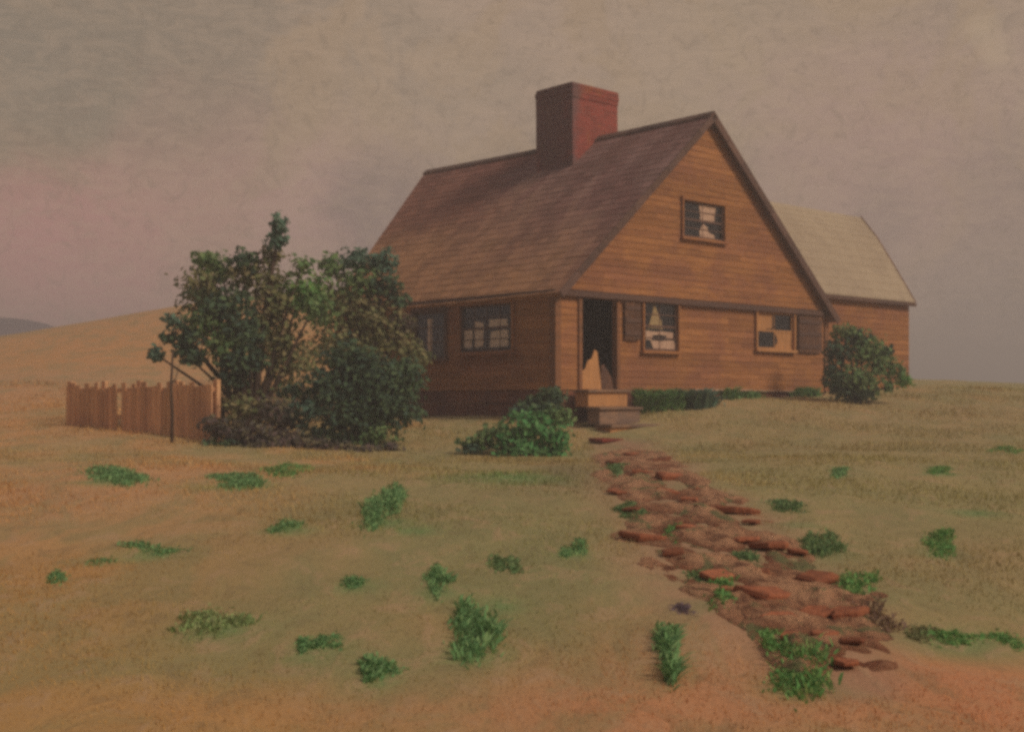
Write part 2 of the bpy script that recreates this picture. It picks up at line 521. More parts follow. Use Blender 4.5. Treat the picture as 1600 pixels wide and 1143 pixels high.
def ground_col(X, Y):
    base = np.empty(X.shape + (3,)); base[:] = srgb(158, 146, 100)
    wob = .25 * np.sin(X * 1.9 + Y * .7) + .2 * np.sin(Y * 1.1 - X * 2.7) + .15 * np.sin(X * 5.1 + Y * 2.3)
    for c, rx, ry, colr, f in gs:
        q = ((X - c.x) / rx) ** 2 + ((Y - c.y) / ry) ** 2
        wgt = f * np.exp(-q * (1 + wob))
        base = base * (1 - wgt[..., None]) + np.array(colr) * wgt[..., None]
    pd = path_dist(X, Y)
    wgt = .75 * np.clip(1.5 - pd + wob * .5, 0, 1)
    return base * (1 - wgt[..., None]) + np.array(srgb(166, 126, 102)) * wgt[..., None]


def grid_mesh(name, X, Y, Z, mat, colr=None, smooth=True):
    ny, nx = X.shape
    me = bpy.data.meshes.new(name)
    co = np.stack([X, Y, Z], -1).reshape(-1, 3).astype(np.float32)
    idx = np.arange(ny * nx).reshape(ny, nx)
    q = np.stack([idx[:-1, :-1], idx[:-1, 1:], idx[1:, 1:], idx[1:, :-1]], -1).reshape(-1, 4)
    me.vertices.add(len(co)); me.vertices.foreach_set('co', co.ravel())
    me.loops.add(q.size); me.loops.foreach_set('vertex_index', q.ravel().astype(np.int32))
    me.polygons.add(len(q)); me.polygons.foreach_set('loop_start', (np.arange(len(q)) * 4).astype(np.int32))
    me.polygons.foreach_set('use_smooth', np.ones(len(q), bool))
    me.update(); me.validate()
    if colr is not None:
        a = me.attributes.new('tint', 'FLOAT_COLOR', 'POINT')
        a.data.foreach_set('color', np.concatenate([colr.reshape(-1, 3), np.ones((len(co), 1))], 1).astype(np.float32).ravel())
    me.materials.append(mat)
    o = bpy.data.objects.new(name, me)
    COL.objects.link(o)
    return o


def ground_build(n):
    a = n.n('ShaderNodeAttribute', attribute_name='tint')
    col = a.outputs['Color']
    s1 = n.noise(n.coords('Object', (1, .45, 1), (0, 0, .5)), .8, 6, .65, 1.2)
    s2 = n.noise(n.coords('Object', (1, .5, 1)), 3.2, 6, .7, 1.0)
    s3 = n.noise(n.coords('Object'), 16, 5, .75, .3)
    col = n.mix(n.ramp(s1, .44, .60, 0, .45), col, srgb(138, 136, 94))
    col = n.mix(n.ramp(s2, .5, .66, 0, .55), col, srgb(182, 150, 116))
    col = n.mix(n.ramp(s2, .47, .34, 0, .4), col, srgb(132, 114, 84))
    col = n.mix(n.ramp(s3, .55, .72, 0, .35), col, srgb(124, 104, 78))
    return col, n.math('ADD', s3, n.math('MULTIPLY', s2, 2))
M['ground'] = material('dry hillside', ground_build, .97, (.35, .04))
g = grid_mesh('ground', GX, GY, GZ, M['ground'], ground_col(GX, GY))
tag(g, kind='structure')

# trodden dirt path: a rough sheet of clods and ruts lying on the slope
rows, cols_ = 260, 34
cx = np.interp(np.linspace(0, 1, rows), np.linspace(0, 1, len(path_c)), [c.x for c in path_c])
ly = np.array([c.y for c in path_c])
cy = np.interp(np.linspace(0, 1, rows), np.linspace(0, 1, len(path_c)), ly)
cw = np.interp(np.linspace(0, 1, rows), np.linspace(0, 1, len(path_c)), path_w)
U = np.linspace(-1, 1, cols_)
edge = np.array([[1.22 + .16 * mn.noise((cy[i] * 1.1, s * 9, 0)) * 2 for s in (-1, 1)] for i in range(rows)])
PX = np.empty((rows, cols_)); PY = np.empty((rows, cols_)); PZ = np.empty((rows, cols_)); PC = np.empty((rows, cols_, 3))
for i in range(rows):
    wl, wr = cw[i] * edge[i, 0], cw[i] * edge[i, 1]
    PX[i] = cx[i] + np.where(U < 0, U * wl, U * wr)
    PY[i] = cy[i]
PZ = height(PX, PY)
for i in range(rows):
    for k in range(cols_):
        e = 1 - abs(U[k]) ** 4
        q = mn.fractal((PX[i, k] * 2.2, PY[i, k] * 1.1, 3), .8, 2.1, 5)
        cl_ = mn.noise((PX[i, k] * 6, PY[i, k] * 3, 9))
        te = min(i, rows - 1 - i) / 22
        e *= min(1, te)
        PZ[i, k] += -.05 + e * (.075 + .075 * q + .05 * max(cl_, 0)) if abs(U[k]) < .97 and te > 0 else -.08
        t = min(max(.55 + 1.4 * q, 0), 1)
        PC[i, k] = np.array(srgb(136, 82, 58)) * (1 - t) + np.array(srgb(206, 156, 118)) * t
def path_build(n):
    a = n.n('ShaderNodeAttribute', attribute_name='tint')
    s2 = n.noise(n.coords('Object', (1, .6, 1)), 5, 6, .75, 1.2)
    s3 = n.noise(n.coords('Object', (1, 1, 1)), 22, 5, .75, .3)
    s4 = n.noise(n.coords('Object', (1, .5, 1), (0, 0, -.6)), 2.2, 5, .7, 1.5)
    col = n.mix(n.ramp(s2, .48, .62, 0, .8), a.outputs['Color'], srgb(104, 66, 50))
    col = n.mix(n.ramp(s4, .54, .62, 0, .85), col, srgb(116, 124, 82))
    col = n.mix(n.ramp(s3, .5, .7, 0, .5), col, srgb(204, 158, 124))
    return col, n.math('ADD', s3, n.math('MULTIPLY', s2, 2))
M['path'] = material('red brown soil', path_build, .97, (.9, .06))
tag(grid_mesh('path', PX, PY, PZ, M['path'], PC), kind='structure')

# a mauve hill far off beyond the slope
hn = 90
HXs = np.linspace(-200, 10, hn)
ridge = 15.6 * np.exp(-((HXs + 80) / 26) ** 4) * (1 + .06 * np.sin(HXs * .05)) - 2
prof = [(-160, -3), (-120, 0.1), (-60, .75), (0, 1), (70, .8), (160, -.05)]
Xh = np.array([HXs for _ in prof]); Yh = np.array([[200 + p[0] * .5 + 12 * math.sin(x * .03) for x in HXs] for p in prof])
Zh = np.array([ridge * max(p[1], 0) - (6 if p[1] < 0.2 else 0) for p in prof])
def hill_build(n):
    s1 = n.noise(n.coords('Object', (1, 1, 3)), .02, 4, .6, .5)
    return n.mix(s1, srgb(118, 104, 108), srgb(104, 94, 100)), None
tag(grid_mesh('hill', Xh, Yh, Zh, material('far mauve hill', hill_build, 1)), kind='structure')

# ------------------------------------------------------------------ the house
AZ = math.atan2(.683, .730)
UX, UY = math.cos(AZ), math.sin(AZ)
P0 = Vector((1.07, 32.0))
WID, LEN, RLEN = 11.78, 9.3, 12.2
ZF, ZE, ZR = 1.93, 4.42, 9.56                # floor line, eaves, ridge (world heights)
house = empty('wooden_house', (P0.x, P0.y, ZF), AZ, label='steep-roofed orange clapboard house with brick chimney on the hill crest', cat='house')
def L(z):                                     # world height -> local
    return z - ZF
def toW(x, y, z=0):
    return Vector((P0.x + x * UX - y * UY, P0.y + x * UY + y * UX, z))

def gab(px, py, y=0.0):
    """point of the gable wall seen at a measured point: local x and local z"""
    k = (px - HX) / FPX
    x0, d0 = P0.x - y * UY, P0.y + y * UX
    s = (k * d0 - x0) / (UX - k * UY)
    return s, L(EYE + (HY - py) / FPX * (d0 + s * UY))
def side(px, py):
    k = (px - HX) / FPX
    t = (P0.x - k * P0.y) / (UY + k * UX)
    return t, L(EYE + (HY - py) / FPX * (P0.y + t * UX))

def clap_wall(name, parent, mapf, a0, a1, z0, z1, holes, mat, lim=None, course=.17, thick=.10, jit=.12):
    """boards on sheathing. mapf(a, out, z) -> local point; holes (a0,a1,z0,z1); lim(z)->(lo,hi)"""
    mb = MB()
    zs = set([z0, z1])
    zc = z0
    bounds = []
    while zc < z1 - 1e-4:
        zn = min(zc + course, z1)
        cuts = [zc] + sorted(h for hole in holes for h in hole[2:] if zc + .004 < h < zn - .004) + [zn]
        cuts = sorted(set(round(c, 4) for c in cuts))
        for q in range(len(cuts) - 1):
            bounds.append((cuts[q], cuts[q + 1], zc, zc + course))
        zc = zn
    for b0, b1, c0, c1 in bounds:
        lo0, hi0 = lim(b0) if lim else (a0, a1)
        lo1, hi1 = lim(b1) if lim else (a0, a1)
        segs = [(lo0, hi0, lo1, hi1)]
        mid = (b0 + b1) / 2
        for h in holes:
            if h[2] - .002 < mid < h[3] + .002:
                new = []
                for s0, e0, s1, e1 in segs:
                    if h[1] <= s0 or h[0] >= e0:
                        new.append((s0, e0, s1, e1)); continue
                    if h[0] > s0: new.append((s0, h[0], s1, h[0]))
                    if h[1] < e0: new.append((h[1], e0, h[1], e1))
                segs = new
        ob = .026 - .012 * (b0 - c0) / (c1 - c0)
        ot = .026 - .012 * (b1 - c0) / (c1 - c0)
        for s0, e0, s1, e1 in segs:
            if e0 - s0 < .02: continue
            # inner sheathing
            p = [mapf(s0, -thick, b0), mapf(e0, -thick, b0), mapf(e0, 0, b0), mapf(s0, 0, b0),
                 mapf(s1, -thick, b1), mapf(e1, -thick, b1), mapf(e1, 0, b1), mapf(s1, 0, b1)]
            mb.hexa(p, .3)
            cur0 = s0
            while cur0 < e0 - 1e-3:
                nx = cur0 + random.uniform(1.2, 4.5)
                if nx > e0 - .5: nx = e0
                top0 = s1 if cur0 == s0 else cur0 + .004
                top1 = e1 if nx == e0 else nx - .004
                f0 = cur0 if cur0 == s0 else cur0 + .004
                f1 = nx if nx == e0 else nx - .004
                if top1 - top0 > .01:
                    jz = random.uniform(-jit, 0) * .05
                    p = [mapf(f0, .001, b0 + jz), mapf(f1, .001, b0 + jz), mapf(f1, ob, b0 + jz), mapf(f0, ob, b0 + jz),
                         mapf(top0, .001, b1), mapf(top1, .001, b1), mapf(top1, ot, b1), mapf(top0, ot, b1)]
                    mb.hexa(p, min(max(random.gauss(.5, .22), 0), 1))
                cur0 = nx
    return mb.build(name, mat, parent)

front = lambda a, o_, z: (a, -o_, z)
leftm = lambda a, o_, z: (-o_, a, z)
rightm = lambda a, o_, z: (WID + o_, a, z)
backm = lambda a, o_, z: (a, LEN + o_, z)
H_ = L(ZE); R_ = L(ZR)

def rect(f, x0, y0, x1, y1):
    a, zt = f(x0, y0); b, _ = f(x1, y1)
    _, zb0 = f(x0, y1); _, zt1 = f(x1, y0); _, zb1 = f(x1, y1)
    return (min(a, b), max(a, b), (zb0 + zb1) / 2, (zt + zt1) / 2)
door = rect(gab, 907, 467, 961, 606)
door = (door[0], door[1], .0, door[3])
w1 = rect(gab, 1003, 472, 1056, 548)
w2 = rect(gab, 1180, 488, 1237, 546)
wg = rect(gab, 1062, 318, 1126, 374)
l1 = rect(side, 803, 476, 722, 549)
l2 = rect(side, 698, 487, 650, 560)

clap_wall('front_wall', house, front, 0, WID, 0, H_ - .02, [door, w1, w2], M['wood'])
half = WID / 2
def glim(z):
    f = (z - H_) / (R_ - H_)
    return (half * f, WID - half * f)
gw = clap_wall('gable_wall', house, lambda a, o_, z: (a, -o_ - .07, z), 0, WID, H_, R_ - .12, [wg], M['wood'], glim)
clap_wall('side_wall', house, leftm, 0.0, LEN, 0, H_ - .02, [l1, l2], M['wood'])
clap_wall('side_wall', house, rightm, 0.0, LEN, 0, H_ - .02, [], M['wood'])
clap_wall('back_wall', house, backm, 0, WID, 0, H_ - .02, [], M['wood'])
clap_wall('gable_wall', house, lambda a, o_, z: (a, LEN + o_, z), 0, WID, H_, R_ - .12, [], M['wood'], glim)
# floors inside keep the rooms dark
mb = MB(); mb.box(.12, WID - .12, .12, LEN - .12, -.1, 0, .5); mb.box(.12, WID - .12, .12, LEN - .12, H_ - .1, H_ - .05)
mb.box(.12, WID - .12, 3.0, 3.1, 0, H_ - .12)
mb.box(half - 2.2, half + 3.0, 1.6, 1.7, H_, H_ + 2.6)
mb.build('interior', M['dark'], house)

mb = MB()
for side_i, (fn, ln, n_) in enumerate(((front, WID, 26), (leftm, LEN, 26), (rightm, LEN, 20), (backm, WID, 20))):
    for r in range(5):
        z1 = -.01 - r * .34; z0 = z1 - .325
        a = 0
        while a < ln - .01:
            b = min(a + random.uniform(.35, .8), ln)
            if ln - b < .25: b = ln
            o1 = random.uniform(-.02, .01)
            mb.hexa([fn(a + .01, -.3, z0), fn(b - .01, -.3, z0), fn(b - .01, o1, z0), fn(a + .01, o1, z0),
                     fn(a + .01, -.3, z1), fn(b - .01, -.3, z1), fn(b - .01, o1 - .01, z1), fn(a + .01, o1 - .01, z1)], random.random())
            a = b
mb.build('foundation', M['found'], house, .012)
# corner boards, trims
for b_ in ((-.06, .14, -.062, -.048, .0), (-.062, -.048, -.047, .14, 0), (WID - .14, WID + .06, -.062, -.048, .0)):
    mb = MB(); mb.box(*b_, H_ - .03, .55)
    mb.build('corner_board', M['trim'], house, .004)
mb = MB(); mb.box(-.08, WID + .05, -.15, -.118, H_ - .17, H_ - .02, .3, .004)
mb.build('cornice_board', M['darktrim'], house, .004)
s0, zz = gab(1080, 601); s1, zz2 = gab(1272, 606)
mb = MB(); mb.box(s0, s1 - 3.2, -.075, -.05, .015, .05, .9, .003); mb.box(s1 - 3.15, s1, -.078, -.05, .0, .036, .9, .003)
mb.build('sill_board', M['cloth'], house)

# ---- roof: shingle courses on both slopes
def slope(name, mat, sgn, hw, zr, ze, y0, y1, over=.28, course=.30, thick=.12, xc=None, parent=None, sag=.0, yb_=0):
    xc = half if xc is None else xc
    rise = zr - ze
    ln = math.hypot(hw, rise)
    nx_, nz_ = rise / ln, hw / ln                  # outward normal of the slope (x away from ridge, z)
    tot = ln + over
    dx, dz = hw / ln, -rise / ln
    def P(t, y, o_):
        sg = sag * math.sin(math.pi * (y - y0) / (y1 - y0))
        y = y0 + (y - y0) * (1 + (yb_ / y1 - 1) * min(t / tot, 1))
        return (xc + sgn * (dx * t + nx_ * o_), y, zr + dz * t + nz_ * o_ - sg)
    mb = MB()
    nseg = 10
    for q in range(nseg):
        ya, yb = y0 + (y1 - y0) * q / nseg, y0 + (y1 - y0) * (q + 1) / nseg
        mb.hexa([P(0, ya, -thick * .2), P(tot - .02, ya, -thick), P(tot - .02, yb, -thick), P(0, yb, -thick * .2),
                 P(0, ya, 0), P(tot - .02, ya, 0), P(tot - .02, yb, 0), P(0, yb, 0)], .3)
    t = tot; r = 0
    while t > 0.02:
        t0 = max(t - course, 0)
        y = y0 - .03 + random.uniform(-.01, .02)
        while y < y1 + .02:
            wdt = random.uniform(.22, .6)
            ye = min(y + wdt, y1 + .03)
            jt = random.uniform(-.012, .025)
            up_ = random.uniform(.0, .01)
            mb.hexa([P(t0, y, .002), P(t + jt, y, .004), P(t + jt, ye - .006, .004), P(t0, ye - .006, .002),
                     P(t0, y, .006), P(t + jt, y, .010 + up_), P(t + jt, ye - .006, .010 + up_), P(t0, ye - .006, .006)], random.random())
            y = ye
            if ye >= y1 + .02: break
        t = t0 + .0; r += 1
    return mb.build(name, mat, parent)
slope('roof', M['roof'], -1, half, R_ + .02, H_ + .02, -.28, RLEN, .22, parent=house, sag=.05, yb_=LEN + .2)
slope('roof', M['roof'], 1, half, R_ + .02, H_ + .02, -.28, RLEN, .42, parent=house, sag=.05, yb_=LEN + .2)
mb = MB()
for sg in (-1, 1):
    ln = math.hypot(half, R_ - H_); dx, dz = half / ln, -(R_ - H_) / ln; nx_, nz_ = (R_ - H_) / ln, half / ln
    ext = .22 if sg < 0 else .42
    def P(t, o_, y): return (half + sg * (dx * t + nx_ * o_), y, R_ + .02 + dz * t + nz_ * o_)
    segs = 9
    for q in range(segs):
        t0, t1 = (ln + ext) * q / segs, (ln + ext) * (q + 1) / segs - .01
        wq = .17 if sg < 0 else .2
        mb.hexa([P(t0, -wq, -.325), P(t1, -wq, -.325), P(t1, -wq, -.285), P(t0, -wq, -.285),
                 P(t0, .02, -.325), P(t1, .02, -.325), P(t1, .02, -.285), P(t0, .02, -.285)], random.random())
mb.build('rake_board', M['darktrim'], house, .005)
mb = MB()
for q in range(24):
    ya, yb = -.3 + (RLEN + .3) * q / 24, -.3 + (RLEN + .3) * (q + 1) / 24
    sg = .05 * math.sin(math.pi * (q + .5) / 24)
    for s_ in (-1, 1):
        mb.hexa([(half, ya, R_ + .045 - sg), (half + s_ * .16, ya, R_ - .095 - sg), (half + s_ * .16, yb, R_ - .095 - sg), (half, yb, R_ + .045 - sg),
                 (half, ya, R_ + .085 - sg), (half + s_ * .18, ya, R_ - .065 - sg), (half + s_ * .18, yb, R_ - .065 - sg), (half, yb, R_ + .085 - sg)], random.random())
mb.build('ridge_cap', M['darktrim'], house)
mb = MB(); mb.box(-.12, -.06, -.1, LEN, H_ - .16, H_ - .03, .4)
mb.build('eave_board', M['darktrim'], house, .005)

# ---- chimney: stands astride the ridge
cx0, cx1 = half - 1.12, half + .86
CY = 4.05
CT = 11.02 - ZF
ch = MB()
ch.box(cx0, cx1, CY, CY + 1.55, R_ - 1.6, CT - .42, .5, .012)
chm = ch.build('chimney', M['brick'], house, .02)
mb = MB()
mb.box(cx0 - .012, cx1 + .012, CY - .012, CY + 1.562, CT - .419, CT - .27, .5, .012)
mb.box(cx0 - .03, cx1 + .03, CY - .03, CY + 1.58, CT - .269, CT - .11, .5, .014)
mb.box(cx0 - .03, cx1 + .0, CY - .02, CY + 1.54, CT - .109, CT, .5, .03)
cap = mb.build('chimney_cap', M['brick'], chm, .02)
for a in (cx0 + .5, cx0 + 1.4):
    mb = MB(); mb.tube([(a, CY + .6, CT - .05), (a, CY + .6, CT + .03)], [.16, .15], 12)
    mb.build('flue', M['found'], chm)

# ---- windows and door
def window(f, hole, rows_, cols__, rag, parent=house, off=0.0, sash='darktrim', case='wood'):
    a0, a1, z0, z1 = hole
    F = lambda a, o_, z: f(a, o_ + off, z)
    def bar(mb, x0, x1, za, zb, o0, o1, tone=.5):
        mb.hexa([F(x0, o0, za), F(x1, o0, za), F(x1, o1, za), F(x0, o1, za), F(x0, o0, zb), F(x1, o0, zb), F(x1, o1, zb), F(x0, o1, zb)], tone)
    mb = MB()
    c = .06
    bar(mb, a0 - c, a0 - .001, z0, z1, .0, .065, .6); bar(mb, a1 + .001, a1 + c, z0, z1, .0, .065, .5)
    bar(mb, a0 - c - .02, a1 + c + .02, z1 + .001, z1 + .10, .0, .075, .4); bar(mb, a0 - c - .04, a1 + c + .04, z0 - .08, z0 - .001, .0, .11, .6)
    win = mb.build('window', M[case], parent, .004)
    mb = MB(); s = .05
    bar(mb, a0 + .004, a0 + s, z0 + .004, z1 - .004, -.06, -.02); bar(mb, a1 - s, a1 - .004, z0 + .004, z1 - .004, -.06, -.02)
    for r in range(rows_ + 1):
        zz = z0 + .03 + (z1 - z0 - .06) * r / rows_
        hw_ = .03 if (r in (0, rows_) or r * 2 == rows_) else .013
        bar(mb, a0 + s + .001, a1 - s - .001, zz - hw_, zz + hw_, -.055, -.025)
    zr_ = [z0 + .03 + (z1 - z0 - .06) * r / rows_ for r in range(rows_ + 1)]
    for k in range(1, cols__):
        xx = a0 + (a1 - a0) * k / cols__
        for r in range(rows_):
            bar(mb, xx - .013, xx + .013, zr_[r] + .031, zr_[r + 1] - .031, -.052, -.028)
    mb.build('sash', M[sash], win)
    mb = MB(); bar(mb, a0 + .01, a1 - .01, z0 + .01, z1 - .01, -.045, -.04)
    mb.build('pane', M['glass'], win)
    for poly, mat in rag:
        mb = MB(); n_ = len(poly)
        pts = []
        for i in range(n_):
            p, q = poly[i], poly[(i + 1) % n_]
            for k in range(5):
                t = k / 5
                pts.append((p[0] + (q[0] - p[0]) * t + random.uniform(-.014, .014), p[1] + (q[1] - p[1]) * t + random.uniform(-.012, .012)))
        b = 0
        V = [Vector(F(a0 + (a1 - a0) * min(max(x, .01), .99), -.036 + random.uniform(-.003, .003), z0 + (z1 - z0) * min(max(z, .01), .99))) for x, z in pts]
        V2 = [Vector(F(a0 + (a1 - a0) * min(max(x, .01), .99), -.0395, z0 + (z1 - z0) * min(max(z, .01), .99))) for x, z in pts]
        m_ = len(V)
        mb.v = V + V2
        mb.f = [tuple(range(m_)), tuple(range(2 * m_ - 1, m_ - 1, -1))] + [(i, m_ + i, m_ + (i + 1) % m_, (i + 1) % m_) for i in range(m_)]
        mb.t = [.5] * len(mb.f)
        mb.build('curtain', M[mat], win)
    return win

window(lambda a, o_, z: (a, -o_ - .10, z), wg, 4, 2,
       [([(.42, .98), (.82, .95), (.80, .50), (.66, .46), (.45, .55)], 'cloth'), ([(.50, .42), (.62, .36), (.66, .2), (.80, .15), (.80, .02), (.46, .02), (.42, .2)], 'cloth')], off=0)
window(front, w1, 4, 2, [([(.34, .97), (.50, .70), (.62, .46), (.20, .46), (.14, .40), (.28, .70)], 'cloth2'),
                         ([(.10, .40), (.90, .40), (.92, .26), (.72, .25), (.70, .33), (.3, .32), (.28, .22), (.1, .22)], 'cloth'),
                         ([(.24, .20), (.95, .22), (.95, .02), (.36, .02)], 'cloth')], off=.046)
window(front, w2, 2, 2, [([(.02, .98), (.46, .98), (.44, .56), (.02, .50)], 'paleboard'), ([(.50, .48), (.98, .48), (.98, .02), (.52, .02), (.60, .25)], 'paleboard')], off=.046, case='paleboard', sash='paleboard')
window(leftm, l1, 4, 4, [([(.12, .68), (.46, .68), (.46, .48), (.30, .50), (.12, .48)], 'cloth_lightened'), ([(.10, .44), (.44, .42), (.44, .08), (.10, .10)], 'cloth_lightened'),
                         ([(.56, .62), (.74, .66), (.74, .10), (.58, .12)], 'cloth_lightened'), ([(.78, .52), (.95, .50), (.95, .10), (.8, .10)], 'cloth_lightened')], off=.046)
window(leftm, l2, 3, 2, [([(.45, .85), (.60, .84), (.6, .2), (.48, .1)], 'cloth_lightened')], off=.046, case='darktrim', sash='darktrim')

# shutters beside the windows
def shutter(a0, a1, z0, z1, mat, battens=True):
    mb = MB(); n_ = max(2, int((a1 - a0) / .16))
    for k in range(n_):
        x0 = a0 + (a1 - a0) * k / n_; x1 = a0 + (a1 - a0) * (k + 1) / n_ - .008
        mb.box(x0, x1, -.105, -.08, z0 + random.uniform(0, .03), z1 - random.uniform(0, .03), random.random())
    sh = mb.build('shutter', M[mat], house, .003)
    for f in (.18, .52, .84):
        mb = MB(); zc = z0 + (z1 - z0) * f
        mb.box(a0 + .02, a1 - .02, -.125, -.106, zc - .05, zc + .05, .2)
        mb.build('batten', M['darktrim'], sh, .003)
sa = rect(gab, 972, 472, 997, 532); shutter(sa[0], sa[1], sa[2], sa[3], 'shutter')
sb = rect(gab, 1244, 494, 1280, 552); shutter(sb[0], sb[1], sb[2], sb[3], 'shutter')

# doorway with the remains of its door
mb = MB(); a0, a1, z0, z1 = door
mb.box(a0 - .12, a0 - .001, -.075, .0, 0, z1, .6); mb.box(a1 + .001, a1 + .12, -.075, .0, 0, z1, .5); mb.box(a0 - .14, a1 + .14, -.085, 0, z1 + .001, min(z1 + .12, H_ - .175), .5)
mb.box(a0 - .05, a1 + .05, -.14, .12, -.05, -.003, .6)
dw = mb.build('doorway', M['trim'], house, .005)
mb = MB()
wd = a1 - a0
mb.prism([(a0 + .02, .01), (a0 + wd * .56, .01), (a0 + wd * .50, .55), (a0 + wd * .44, .95), (a0 + wd * .37, 1.02), (a0 + wd * .28, .78), (a0 + wd * .16, .72), (a0 + wd * .1, .52), (a0 + .02, .46)], -.05, -.012, .8)
mb.build('broken_door', M['paleboard'], dw, .004)
mb = MB()
mb.prism([(a0 + wd * .60, .01), (a0 + wd * .97, .01), (a0 + wd * .94, .3), (a0 + wd * .86, .42), (a0 + wd * .7, .66), (a0 + wd * .62, .62)], .03, .06, .5)
mb.build('door_panel', M['shutter'], dw, .004)

# front steps
st = empty('front_steps', tuple(toW(1.1, -.1, hz(*toW(1.1, -.8)[:2]))), AZ, label='worn wooden steps rising from the path to the dark doorway', cat='steps')
base_z = st.location.z
def stepbox(name, x0, x1, y0, y1, za, zb, mat, tone=.5, bev=.012):
    mb = MB(); mb.box(x0 - 1.1, x1 - 1.1, y0 + .1, y1 + .1, za - base_z, zb - base_z, tone, .006)
    return mb.build(name, M[mat], st, bev)
hs = [1.93, 1.50, 1.08]
ys = [-.16, -.66, -1.1, -1.62]
xa, xb = [.45, .38, .22], [2.0, 1.98, 2.04]
for i in range(3):
    stepbox('tread', xa[i], xb[i], ys[i + 1] - .04, ys[i] + (0 if i else 0), hs[i] - .07, hs[i], 'step', .25)
    stepbox('riser', xa[i] + .06, xb[i] - .06, ys[i + 1] + .03, ys[i] - .01, (hs[i + 1] if i < 2 else base_z - .35) + .001, hs[i] - .072, 'paleboard' if i in (0, 2) else 'step', .6)
stepbox('stringer', xb[2] - .01, xb[2] + .07, -1.58, -.2, base_z - .2, 1.04, 'trim', .3)
mp = ground_at(947, 690)
mo = MB()
mo.box(-.36, .36, -.22, .22, -.04, .035, .5, .02)
o = mo.build('doormat', M['mat'], None, .02); o.location = (mp.x, mp.y, mp.z + .05); o.rotation_euler = (0, 0, AZ)
tag(o, 'rust red mat lying at the foot of the front steps', 'doormat')

# ------------------------------------------------------------------ wing behind the house
ex0, ex1, ey0, ey1 = 12.32, 18.4, 1.0, 5.6
ez = L(EYE + (HY - 466) / FPX * 44.9); er = L(EYE + (HY - 338) / FPX * 46.3)
yr = ey0 + 2.0
wing = empty('house_wing', tuple(toW(ex0 + 3, ey0, ZF)), AZ, label='lower orange wing with a bleached pale roof behind the right side of the house', cat='building')
wo_ = (ex0 + 3, ey0)
fm = lambda a, o_, z: (a - wo_[0], -o_, z)
clap_wall('front_wall', wing, fm, ex0, ex1, -.2, ez, [], M['wood'])
def endlim(z):
    if z <= ez: return (ey0, ey1)
    f = (z - ez) / (er - ez)
    return (ey0 + (yr - ey0) * f, ey1 - (ey1 - yr) * f)
for xx, sg in ((ex1, 1), (ex0, -1)):
    clap_wall('end_wall', wing, (lambda a, o_, z, xx=xx, sg=sg: (xx - wo_[0] + sg * o_, a - wo_[1], z)), ey0 + .02, ey1, -.2, er - .1, [], M['wood'], endlim)
mb = MB(); mb.box(ex0 - wo_[0], ex1 - wo_[0], -.01, .3, -1.4, -.21); mb.box(ex1 - wo_[0] - .3, ex1 - wo_[0], .3, ey1 - wo_[1], -1.4, -.21)
mb.build('foundation', M['found'], wing)
def wslope(name, sy, run):
    mb = MB(); rise = er - ez
    # the old roof bellies slightly: three planes from ridge to eave
    prof_ = [(0, er + .04), (run * .34, er - rise * .26), (run * .72, er - rise * .65), (run + .16, ez - .10)] if sy < 0 else [(0, er + .04), (run, ez)]
    x0, x1 = ex0 - wo_[0] - .02, ex1 - wo_[0] + .16
    for i in range(len(prof_) - 1):
        (ya, za), (yb, zb) = prof_[i], prof_[i + 1]
        cn = 4
        for c_ in range(cn):
            fa, fb = c_ / cn, (c_ + 1) / cn
            y_a, z_a = ya + (yb - ya) * fa, za + (zb - za) * fa
            y_b, z_b = ya + (yb - ya) * fb, za + (zb - za) * fb
            xx = x0
            while xx < x1 - .01:
                xe = min(xx + random.uniform(.3, .8), x1)
                Y = lambda q: yr - wo_[1] + sy * q
                mb.hexa([(xx, Y(y_a), z_a - .08), (xe - .005, Y(y_a), z_a - .08), (xe - .005, Y(y_b), z_b - .08), (xx, Y(y_b), z_b - .08),
                         (xx, Y(y_a), z_a + .004), (xe - .005, Y(y_a), z_a + .004), (xe - .005, Y(y_b), z_b + .03), (xx, Y(y_b), z_b + .03)], random.random())
                xx = xe
    return mb.build(name, M['paleroof'], wing)
wslope('roof', -1, yr - ey0); wslope('roof', 1, ey1 - yr)
mb = MB(); mb.box(ex0 - wo_[0], ex1 - wo_[0] + .16, -.22, -.17, ez - .26, ez - .13, .3)
mb.build('eave_board', M['darktrim'], wing, .004)
mb = MB()
pr = [(0, er + .05), ((yr - ey0) * .34, er - (er - ez) * .26), ((yr - ey0) * .72, er - (er - ez) * .65), (yr - ey0 + .16, ez - .1)]
for (ya, za), (yb, zb) in zip(pr[:-1], pr[1:]):
    X = ex1 - wo_[0] + .165; Y = lambda q: yr - wo_[1] - q
    mb.hexa([(X, Y(ya), za - .16), (X + .04, Y(ya), za - .16), (X + .04, Y(yb), zb - .16), (X, Y(yb), zb - .16), (X, Y(ya), za + .05), (X + .04, Y(ya), za + .05), (X + .04, Y(yb), zb + .05), (X, Y(yb), zb + .05)], .3)
mb.build('rake_board', M['trim'], wing, .004)

